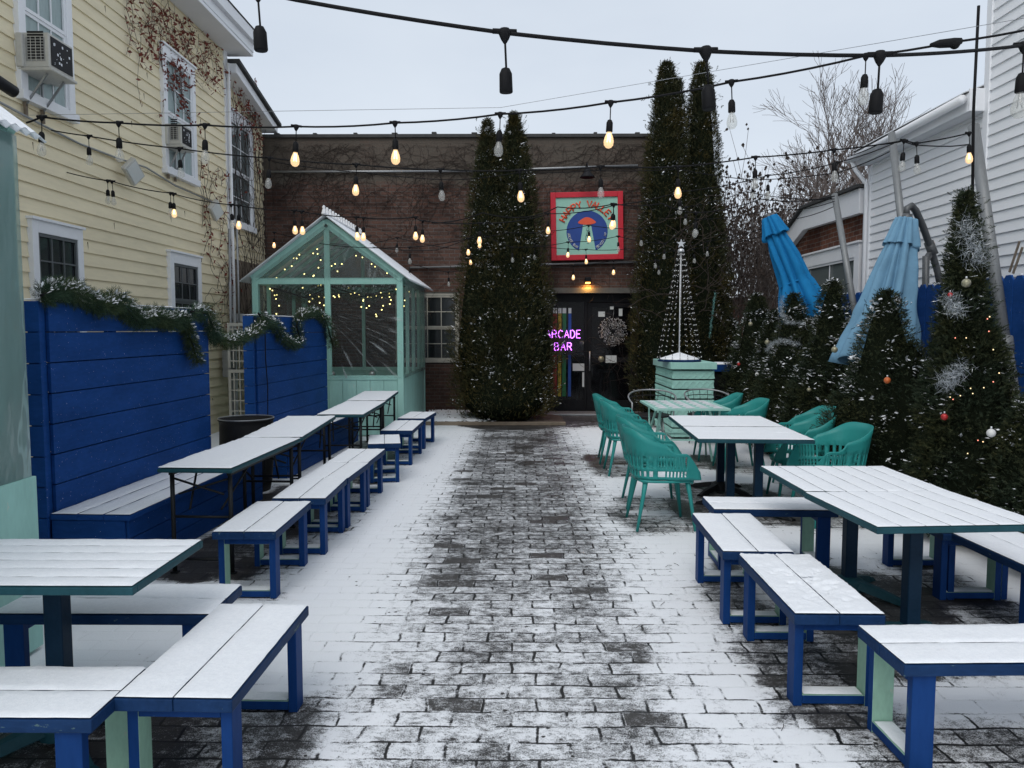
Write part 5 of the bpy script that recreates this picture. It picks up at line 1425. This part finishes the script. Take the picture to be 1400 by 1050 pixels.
garland('evergreen garland hung inside the far greenhouse under its eave', [Vector((-3.9, 12.3, 2.35)), Vector((-3.4, 12.35, 2.2)), Vector((-3.0, 12.4, 2.38)), Vector((-2.5, 12.4, 2.22)), Vector((-2.0, 12.4, 2.36))], .11, 900, .12)

# ------------------------------------------------------------------ umbrellas
def umbrella(lab, top, bot, r_top, r_tie, r_bot, matn, tie=.72, tail=1.0, folds=9, valance=.13, side=1.0, bulge=.35):
    t = thing('closed_umbrella', lab, 'umbrella', top, 0, 'closed blue umbrellas over the hedge')
    d = bot-top; L = d.length; q = d.normalized().to_track_quat('Z', 'Y').to_matrix().to_4x4()
    n = 110; mseg = 26
    def sheet(s0, s1, rf, nm, ph=0, amp=.32):
        vs = []
        for j in range(mseg+1):
            s = s0+(s1-s0)*j/mseg; rr = rf(s)
            for k in range(n):
                a = 2*PI*k/n; aw = a+.35*noise.noise((math.cos(a)*1.3, math.sin(a)*1.3, ph+s*.8)); fo = abs(math.cos(aw*folds/2+ph+.5*math.sin(s*3)))*(1+.5*noise.noise((math.cos(a)*2, math.sin(a)*2, ph+4+s)))
                r_ = rr*(1-amp+amp*1.5*fo**.8)*(1+.14*noise.noise((math.cos(a)*2, math.sin(a)*2, s*3+ph))+.06*noise.noise((math.cos(a)*7, math.sin(a)*7, s*9)))
                x = r_*math.cos(a)*side; y = r_*math.sin(a)
                zz = s*L+(.06*L*noise.noise((math.cos(a)*1.5, math.sin(a)*1.5, 9+ph)) if j == mseg else 0)
                vs.append(q @ Vector((x, y, zz)))
        fs = [(j*n+k, j*n+(k+1) % n, (j+1)*n+(k+1) % n, (j+1)*n+k) for j in range(mseg) for k in range(n)]
        o = MB().add(vs, fs, 0, True).build(nm, M[matn], t); m_ = o.modifiers.new('t', 'SOLIDIFY'); m_.thickness = .004
    def rf(s):
        if s < .03: return r_top*(.4+s/.03*.6)
        if s < tie: k = (s-.03)/(tie-.03); return r_top+(r_tie-r_top)*k+(r_bot-r_tie)*bulge*max(0, math.sin(k*PI))*.35
        k = (s-tie)/(1-tie); return r_tie+(r_bot-r_tie)*k**.8
    sheet(0, 1, rf, 'canopy')
    sheet(-.015, valance, lambda s: r_top*1.18+(s/valance)*r_top*.75, 'top_flap', .7, .25)
    ring = [q @ Vector((r_tie*.98*math.cos(2*PI*k/24)*side, r_tie*.98*math.sin(2*PI*k/24), tie*L)) for k in range(25)]
    MB().tube(ring, .012, 6).build('tie_strap', M[matn], t)
    MB().tube([q @ Vector((0, 0, -.06)), q @ Vector((0, 0, L*1.02))], .02, 8).build('inner_pole', M['umbpole'], t)
    MB().lathe([(0, -.08), (.045, -.07), (.06, -.02), (.05, .0), (0, .0)], 12, T=q).build('cap', M['umbpole'], t)
    return t
UA = PY(1052, 299, 10.9); UB = PY(1108, 440, 10.7)
umbrella('bright blue closed umbrella, tied and leaning over the middle conifer', UA, UB, .09, .19, .36, 'cloth_bright', .62, side=1.0, valance=.16)
UY = 8.0
UC = PY(1239, 302, UY); UD = PY(1197, 500, UY)
u2 = umbrella('faded pale blue closed umbrella hanging from its curved grey arm', UC, UD, .085, .24, .37, 'cloth_pale', .60, valance=.17)
# its curved arm and post
arm = [PY(x, y, UY+.05+max(0, min(.4, (x-1246)*.012)))-UC for x, y in ((1239, 296), (1240, 284), (1246, 281), (1252, 288), (1262, 310), (1272, 338), (1282, 372), (1287, 400))]
MB().tube(arm, [.032, .032, .034, .036, .036, .036, .036, .034], 10).build('arm', M['umbpole'], u2)
post = [PY(1266, 350, UY+.30)-UC, PY(1265, 420, UY+.38)-UC, PY(1265, 490, UY+.42)-UC, Vector((PY(1265, 560, UY+.42).x-UC.x, .42, .02-UC.z))]
MB().tube(post, [.036, .036, .042, .042], 10).build('post', M['umbpole'], u2)
c = PY(1273, 338, UY+.36)-UC; MB().tube([c+Vector((-.03, 0, .06)), c+Vector((.03, 0, -.08))], .05, 10).bar(PY(1273, 345, UY+.36)-UC, PY(1265, 356, UY+.3)-UC, .05, .05).build('joint', M['umbpole'], u2)
c = PY(1265, 421, UY+.38)-UC; MB().lathe([(.036, -.02), (.055, -.01), (.055, .02), (.036, .03)], 14, c).build('collar', M['galv'], u2)
for y_, mm in ((UA.y, 'umbpole'),):
    tag(MB().tube([Vector((3.75, 10.95, .02)), Vector((3.72, 10.95, 1.9)), Vector((UA.x+.15, 10.93, UA.z+.02)), UA+Vector((.02, 0, .06))], .03, 10).build('umbrella_post', M[mm]), 'grey post bending up behind the conifers to the bright blue umbrella', 'post')

# ------------------------------------------------------------------ fence and leaning poles
FX = 4.35
fn = thing('picket_fence', 'tall royal blue dog eared picket fence behind the conifers', 'fence', (FX, 0, 0))
mb = MB(); y = 3.2
while y < 10.4:
    w_ = .145; h_ = 2.17+random.uniform(-.012, .012); x = random.uniform(-.003, .003)
    mb.poly([(x, y, .03), (x, y+w_-.005, .03), (x, y+w_-.005, h_-.045), (x, y+w_-.04, h_), (x, y+.035, h_), (x, y, h_-.045)], .018, (1, 0, 0)); y += w_
mb.build('pickets', M['wallblue'], fn, .002)
mb = MB()
for z in (.4, 1.1, 1.85): mb.box(.02, .06, 3.2, 10.4, z, z+.09)
mb.build('rails', M['wallblue'], fn)
s = MB(); y = 3.2
while y < 10.4: s.box(.002, .016, y+.045, y+.10, 2.168, 2.182); y += .145
s.build('snow_cap', M['snow'], fn)
def pole(a, b, r, lab, r2=None):
    t = thing('leaning_pole', lab, 'pole', a, 0, 'leaning grey poles of the light strings')
    d = b-a; MB().tube([Vector((0, 0, 0)), d*.45], r*1.15, 10).build('lower_tube', M['galv'], t)
    MB().tube([d*.45, d], r, 10).build('upper_tube', M['galv'], t)
    dn = d.normalized(); MB().tube([d*.44-dn*.04, d*.44+dn*.08], r*1.4, 10).build('coupling', M['galv'], t)
def ground_ext(x0, y0, x1, y1, X):
    top = PX(x0, y0, X); mid = PX(x1, y1, X); k = (top.z-.0)/(top.z-mid.z); return top+(mid-top)*k, top
a, b = ground_ext(1219, 182, 1232, 300, 4.30); pole(a, b, .04, 'grey light pole rising behind the faded umbrella')
a, b = ground_ext(1141, 266, 1164, 400, 4.18); pole(a, b, .04, 'short grey leaning light pole in front of the brick annexe')
a, b = ground_ext(1331, 172, 1358, 360, 4.12); pole(a, b, .048, 'thick grey light pole behind the tallest conifer')
tag(MB().tube([PX(1338, 8, 4.0), PX(1331, 150, 3.98), PX(1332, 300, 3.95)-Vector((0, 0, .6))], .014, 6).build('cable_mast', M['rubber']), 'thin black mast with cable beside the thick grey pole', 'mast')
tag(MB().bar(PX(1394, 330, 4.6), PX(1380, 372, 4.6), .012, .02).bar(PX(1398, 338, 4.6), PX(1385, 374, 4.6), .012, .02).build('tool_handles', M['wood']), 'two thin dark rods leaning against the white siding above the fence', 'rod')

# ------------------------------------------------------------------ string lights
WIRE = {}
def bulbkit(sc):
    sk = MB(); sk.tube([(0, 0, .0), (0.002, 0, -.10)], .0032, 6); sk.lathe([(0, .014), (.014, .012), (.020, .0), (.012, -.018), (.004, -.03)], 10)
    sk.tube([(-.035, 0, .004), (.035, 0, .004)], .008, 8)
    sk.lathe([(.0, -.095), (.012, -.10), (.019, -.115), (.020, -.165), (.018, -.168), (.0, -.165)], 14)
    return sk
SK = bulbkit(1); B_ = [(.013, -.166), (.015, -.175), (.025, -.20), (.0295, -.222), (.027, -.243), (.016, -.257), (0, -.262)]
def mesh_of(mb, nm, m):
    o = mb.build(nm, m); me = o.data; bpy.data.objects.remove(o); return me
ME_S = mesh_of(SK, 'socket', M['rubber'])
ME_B = mesh_of(MB().lathe(B_, 14), 'bulb', M['bulbglass'])
ME_F = mesh_of(MB().tube([(-.004, 0, -.175), (-.009, 0, -.225), (0, 0, -.2), (.009, 0, -.225), (.004, 0, -.175)], .0016, 4), 'filament', M['gray'])
ME_FL = mesh_of(MB().tube([(-.004, 0, -.175), (-.009, 0, -.225), (0, 0, -.2), (.009, 0, -.225), (.004, 0, -.175)], .0028, 4), 'filament', M['filament'])
ME_BL = mesh_of(MB().lathe(B_, 14), 'bulb', M['glow_warm'])
def strand(lab, knots, r=.006, sag=.05, grp='outdoor string lights over the yard', guide=False):
    """knots: (px, py, Y, kind) kind: 0 plain, 1 dark bulb, 2 lit bulb, 3 socket only"""
    P = [PY(k[0], k[1], k[2]) for k in knots]
    t = thing('string_light', lab, 'string light', P[0], 0, grp); pts = []
    for a, b in zip(P, P[1:]):
        L = (b-a).length; m = max(4, int(L/.12))
        for i in range(m):
            s = i/m; p = a.lerp(b, s); pts.append(p-Vector((0, 0, sag*L*4*s*(1-s)*.5))-P[0])
    pts.append(P[-1]-P[0])
    MB().tube(pts, r, 6).build('cable', M['rubber'], t)
    if guide: MB().tube([P[0]-P[0]+Vector((0, 0, .05)), P[len(P)//2]-P[0]+Vector((0, 0, .04)), P[-1]-P[0]+Vector((0, 0, .05))], .0015, 4).build('guide_wire', M['gray'], t)
    for k, p in zip(knots, P):
        if k[3] == 0: continue
        s = bpy.data.objects.new('socket', ME_S); COL.objects.link(s); s.parent = t; s.location = p-P[0]
        s.rotation_euler = (random.uniform(-.06, .06), random.uniform(-.06, .06), random.uniform(-.3, .3))
        if len(k) > 4: s.scale = (k[4],)*3
        if k[3] in (1, 2):
            b = bpy.data.objects.new('bulb', ME_BL if k[3] == 2 else ME_B); COL.objects.link(b); b.parent = s
            if 1:
                f = bpy.data.objects.new('filament', ME_F if k[3] == 1 else ME_FL); COL.objects.link(f); f.parent = s
        else: pass
    return t
strand('thick nearest string light cable crossing the top of the picture, most sockets empty', [(300,-70,2.5,0), (352,-12,2.3,3), (405,0,2.3,0), (690,45,2.3,3), (965,70,2.3,3), (1203,76,2.35,3), (1400,62,2.9,1), (1600,50,2.9,0)], .0065, .012)
strand('second string light, sagging from the near greenhouse roof to the upper right', [(36,168,5.2,0), (57,160,5.2,1), (162,168,5.3,1), (280,171,5.3,1), (405,173,5.2,2), (540,168,5.0,2), (684,156,4.9,1), (835,140,4.6,2), (1000,112,4.4,1), (1184,76,4.3,1), (1300,58,4.2,0), (1460,28,4.2,0)], .0062, .03, guide=True)
strand('third string light, crossing below the second in front of the brick wall', [(70,178,7.0,0), (121,186,7.0,1), (245,203,6.9,1), (368,216,6.7,1), (487,225,6.6,2), (602,232,6.6,1), (710,233,6.5,2), (821,228,6.5,1), (927,228,6.5,2), (1033,215,6.4,1), (1140,205,6.4,1), (1236,192,6.6,1), (1253,196,6.6,1), (1325,182,6.8,2)], .006, .02)
strand('fourth string light, hung low over the greenhouse from the cream siding', [(62,229,8.6,0), (73,230,8.6,1), (147,247,8.6,1), (153,248,8.6,1), (233,264,8.6,1), (237,265,8.6,2), (316,280,8.6,1), (326,281,8.6,2), (402,288,8.6,2), (412,289,8.7,2), (487,297,8.8,2), (497,298,8.9,2), (568,297,9.0,2), (578,302,9.4,2), (656,305,9.6,2), (720,300,9.8,0), (749,292,10.0,2), (839,281,9.0,2), (930,262,9.0,1), (1050,240,8.6,1), (1145,222,8.3,3), (1222,196,8.3,0)], .006, .05)
strand('pair of twisted cables above the sign, right bulbs unlit', [(372,221,11.0,0), (500,236,11.2,0), (620,246,11.4,0), (708,236,11.5,0), (810,233,11.5,0), (927,231,11.5,0), (1030,246,11.0,1), (1145,236,10.2,0), (1221,205,9.0,0)], .006, .03)
strand('string light wave crossing the letters of the sign', [(590,305,8.5,0), (660,291,8.3,0), (720,297,8.3,0), (762,283,8.2,0), (839,279,8.1,2), (905,278,8.1,0), (952,291,8.3,1), (1040,272,8.2,0), (1141,268,8.4,0)], .006, .09)
strand('string light crossing the blue disc of the sign', [(437,333,11.5,0), (560,338,12,1), (640,326,12,2), (695,318,12,0), (750,316,12,0), (805,308,12,2), (876,313,12,1), (938,283,11.6,1), (1020,262,11.4,0), (1141,272,10.0,0)], .006, .05)
strand('string light crossing the bottom of the sign', [(375,318,13.2,2), (499,336,13.3,1), (596,342,13.3,0), (656,318,13.2,2), (700,338,13.2,1), (777,331,13.1,2), (845,323,13.0,1), (909,333,13.0,1), (952,300,12.8,1), (1060,285,12.0,0), (1141,275,10.2,0)], .006, .06)
strand('string light just above the lower sign frame', [(437,342,13.8,1), (543,325,13.8,1), (644,342,13.8,2), (731,335,13.8,1), (801,341,13.8,2), (860,340,13.8,0), (896,347,13.8,1), (967,330,13.5,1), (1080,300,12.4,0), (1145,280,11,0)], .006, .05)
strand('lowest string light, passing below the sign', [(560,360,14.0,1), (613,372,14.0,1), (671,362,14.0,2), (729,364,14.0,1), (784,363,14.0,2), (839,356,14.0,2), (900,356,14.0,1), (949,340,13.8,1), (1060,318,13.0,0)], .006, .05)
strand('short string light against the low white wing', [(1160,214,9.2,0), (1200,198,8.6,0), (1234,193,8.2,0), (1250,198,8.2,0), (1300,200,8.0,0), (1333,196,7.8,0)], .006, .03, grp=None)
# connector lumps and loose tags
cn = thing('cable_connector', 'black plug connector where two thick cables meet at the upper right', 'connector', PY(1293, 60, 2.6))
MB().tube([(-.05, 0, -.004), (-.02, 0, .0), (.03, 0, .004), (.05, 0, .01)], [.006, .014, .016, .010], 8).build('plug', M['rubber'], cn)
MB().ball((.03, 0, .0), .017, 8).build('boot', M['rubber'], cn)
# ------------------------------------------------------------------ ground
def ground():
    xs = np.concatenate([[-150, -60, -25, -12, -8], np.arange(-6, 6.01, .05), [8, 12, 25, 60, 150]])
    ys = np.concatenate([[-60, -20, -5], np.arange(0.0, 17.01, .05), [20, 26, 40, 80, 200, 400]])
    X, Y = np.meshgrid(xs, ys, indexing='ij')
    ss = lambda v, a, b: (lambda t: t*t*(3-2*t))(np.clip((v-a)/(b-a), 0, 1))
    nz = np.array([noise.noise((x*.9, y*.55, 3.3))*.5+noise.noise((x*2.6, y*1.6, 8))*.35 for x, y in zip(X.ravel(), Y.ravel())]).reshape(X.shape)
    off = np.abs(X-(-.02+.05*np.sin(Y*.7)))+nz*.35
    side = ss(off, .40, 1.40)
    trod = .51-.19*ss(Y, 3.8, 6.6)-.0*ss(Y, 9, 12)
    cov = trod+(1.03-trod)*side
    cov = cov-.20*(1-side)*ss(nz, .02, .35)
    # around the right hand tables the snow is broken up
    cov -= .22*ss(X, .75, 1.3)*(1-ss(Y, 4.6, 6.0))*(.6+nz)
    cov -= .15*ss(-X, 1.0, 1.3)*(1-ss(Y, 3.2, 4.0))*(.6+nz)
    cov += .12*ss(-X, .45, .9)*ss(Y, 3.5, 5)
    # bare mat of paving before the entrance
    bare = ss(Y, 12.6+.6*nz.mean(), 13.9)*ss(X+nz*.8, -.3+0*X, .5)
    cov = cov*(1-.92*bare)+.02*bare
    tw = ss(Y, 14.6, 15.1)*ss(-X, .8, 1.4)*0
    for (cx, cy, rz, hl, hw, st) in SHEL:
        dx = X-cx; dy = Y-cy
        u = dx*math.cos(rz)+dy*math.sin(rz); v = -dx*math.sin(rz)+dy*math.cos(rz)
        d = np.maximum(np.abs(u)/1-hw, np.abs(v)-hl)+nz*.30
        cov = cov-st*(1-ss(d, -.10, .14))*1.25
    # roots of the two big trees keep a bare ring
    for (cx, cy, r_) in ((pa.x, TY-.2, 1.15), (pb.x, 14.6, .8), (pc.x, 14.9, .8)):
        d = np.sqrt((X-cx)**2+(Y-cy)**2)+nz*.3; cov = cov-.9*(1-ss(d, r_*.75, r_))
    cov = np.clip(cov, 0.02, 1.04)
    cov = np.where((np.abs(X) > 6.5) | (Y > 17.5) | (Y < -1), .85, cov)
    nx, ny = X.shape
    V = np.stack([X, Y, np.zeros_like(X)], -1).reshape(-1, 3)
    i = np.arange(nx-1)[:, None]*ny+np.arange(ny-1)[None, :]
    F = np.stack([i, i+ny, i+ny+1, i+1], -1).reshape(-1, 4)
    t = NT('snowy_clay_pavers')
    o = npmesh('paving', V, F, t.m); tag(o, kind='structure')
    at = o.data.attributes.new('snow_cover', 'FLOAT', 'POINT'); at.data.foreach_set('value', cov.ravel().astype(np.float32))
    a = t.n.new('ShaderNodeAttribute'); a.attribute_name = 'snow_cover'; cv = a.outputs['Fac']
    wn = t.n.new('ShaderNodeTexNoise'); wn.inputs['Scale'].default_value = 4.5; wn.inputs['Detail'].default_value = 5; t.link(t.coord(), wn.inputs['Vector'])
    vm = t.n.new('ShaderNodeVectorMath'); vm.operation = 'MULTIPLY_ADD'; t.link(wn.outputs['Color'], vm.inputs[0]); vm.inputs[1].default_value = (.07, .045, 0); t.link(t.coord(), vm.inputs[2])
    def brick(c1, c2, mo, ms, sm):
        b = t.n.new('ShaderNodeTexBrick'); t.link(vm.outputs[0], b.inputs['Vector']); b.inputs['Scale'].default_value = 1
        b.inputs['Brick Width'].default_value = .25; b.inputs['Row Height'].default_value = .128; b.inputs['Mortar Size'].default_value = ms; b.inputs['Mortar Smooth'].default_value = sm
        b.inputs['Color1'].default_value = (*c1, 1); b.inputs['Color2'].default_value = (*c2, 1); b.inputs['Mortar'].default_value = (*mo, 1); b.inputs['Bias'].default_value = 0
        return b
    b1 = brick((.030, .029, .0285), (.052, .049, .047), (.012, .012, .012), .006, .2)
    b2 = brick((0, 0, 0), (1, 1, 1), (.5, .5, .5), .010, .85)
    n_f = t.noise(75, 5, .7); n_m = t.noise(15, 5, .65, stretch=(.9, 1.2, 1)); n_l = t.noise(3.0, 4, .6); n_g = t.noise(330, 2, .6); n_p = t.noise(170, 3, .75)
    n_s = t.noise(40, 4, .7, stretch=(.8, 1.25, 1))
    per = t.math('MULTIPLY', t.math('SUBTRACT', b2.outputs['Color'], .5), .15)
    val = t.math('ADD', cv, per)
    val = t.math('ADD', val, t.math('MULTIPLY', t.math('SUBTRACT', n_m, .5), 1.05))
    val = t.math('ADD', val, t.math('MULTIPLY', t.math('SUBTRACT', n_l, .5), .55))
    val = t.math('ADD', val, t.math('MULTIPLY', t.math('SUBTRACT', n_s, .5), .75))
    val = t.math('ADD', val, t.math('MULTIPLY', t.math('SUBTRACT', n_f, .5), .5))
    val = t.math('ADD', val, t.math('MULTIPLY', t.math('SUBTRACT', n_p, .5), 1.5))
    vd = t.n.new('ShaderNodeTexVoronoi'); vd.inputs['Scale'].default_value = 17; t.link(t.coord(), vd.inputs['Vector'])
    dsel = t.math('MULTIPLY', t.math('GREATER_THAN', t.math('FRACT', t.math('MULTIPLY', vd.outputs['Color'], 7.3)), .62), t.sstep(t.noise(1.1, 3, .6), .46, .6))
    dots = t.math('MULTIPLY', t.sstep(vd.outputs['Distance'], .20, .08), dsel); val = t.math('SUBTRACT', val, t.math('MULTIPLY', dots, 1.1))
    jm = t.math('MULTIPLY', b2.outputs['Fac'], t.math('MULTIPLY', t.sstep(t.noise(5.5, 5, .7), .36, .66), t.math('MULTIPLY_ADD', cv, -.75, 1.14)))
    bare1 = t.math('MULTIPLY', t.math('GREATER_THAN', b2.outputs['Color'], .93), t.sstep(cv, .75, .5)); val = t.math('SUBTRACT', val, t.math('MULTIPLY', bare1, .35))
    val = t.math('SUBTRACT', val, jm)
    sf = t.sstep(val, .16, .60)
    brickc = t.mix(.6, b1.outputs['Color'], t.mix(1, b1.outputs['Color'], t.ramp(n_f, [(.25, (.45, .45, .45)), (.75, (1.5, 1.5, 1.5))]), 'MULTIPLY'))
    snowc = t.ramp(n_g, [(.3, (.72, .745, .78)), (.7, (.87, .885, .905))])
    col = t.mix(sf, brickc, snowc)
    rough = t.math('ADD', t.math('MULTIPLY', sf, .35), .42)
    h = t.math('ADD', t.math('MULTIPLY', sf, .6), t.math('MULTIPLY', b1.outputs['Fac'], -.5)); h = t.math('ADD', h, t.math('MULTIPLY', n_f, .25))
    nb = t.bump(h, .7, .010); nb = t.bump(n_g, .35, .003, nb)
    t.principled(col, rough, nb, spec=.35)
    return o
ground()
dbr = MB()
for k in range(110):
    a = random.uniform(0, 6.28); x, y = (random.gauss(1.3, .45), random.gauss(6.3, .8)) if k % 3 else (random.uniform(-1.2, 1.2), random.uniform(2.6, 9))
    L_ = random.uniform(.02, .07); p = Vector((x, y, .004)); d_ = Vector((math.cos(a), math.sin(a), 0))
    dbr.tube([p, p+d_*L_*.5+Vector((0, 0, .006)), p+d_*L_+Vector((d_.y*.01, -d_.x*.01, 0))], .0016, 3, cap=False)
tag(dbr.build('fallen_twigs', M['vine']), 'tiny fallen twigs and needles scattered over the snowy paving', 'twigs', kind='stuff')
# snow bank and timber edging against the brick wall
vs = []; A, B = 60, 14
for i in range(A+1):
    for j in range(B+1):
        x = -1.75+2.6*i/A; y = 13.6+1.95*j/B; e = min(i/4, (A-i)/10, j/3, 1)
        vs.append((x, y, .004+e*(.05+.04*noise.noise((x*4, y*4, 1))+.03*noise.noise((x*11, y*11, 4)))))
sb = MB().add(vs, [(i*(B+1)+j, (i+1)*(B+1)+j, (i+1)*(B+1)+j+1, i*(B+1)+j+1) for i in range(A) for j in range(B)], 0, True).build('planting_bed', M['bark'])
tag(sb, kind='structure')
ps = MB()
for k in range(1500):
    x = random.uniform(-1.7, -.55)+random.gauss(0, .1); y = random.uniform(13.65, 15.4); q = random.uniform(.01, .035)
    ps.add([(x-q, y-q*.6, .05), (x+q, y-q, .055), (x+q*.7, y+q, .06), (x-q*.8, y+q*.7, .06), (x, y, .075+q*.6)], [(0, 1, 4), (1, 2, 4), (2, 3, 4), (3, 0, 4)], 0, True)
tag(ps.build('snowy_ground_cover', M['snow']), 'patchy snow on the planting bed left of the broad arborvitae', 'snow', kind='stuff')
tag(MB().box(-1.8, .85, 13.50, 13.60, .0, .06).build('timber_edging', M['wood'], None, .008), 'dark timber edging in front of the broad arborvitae', 'edging')
tag(MB().box(.5, 2.6, 15.05, 15.58, .0, .035).build('door_step', M['gray'], None, .006), 'grey threshold step before the dark entrance', 'step')
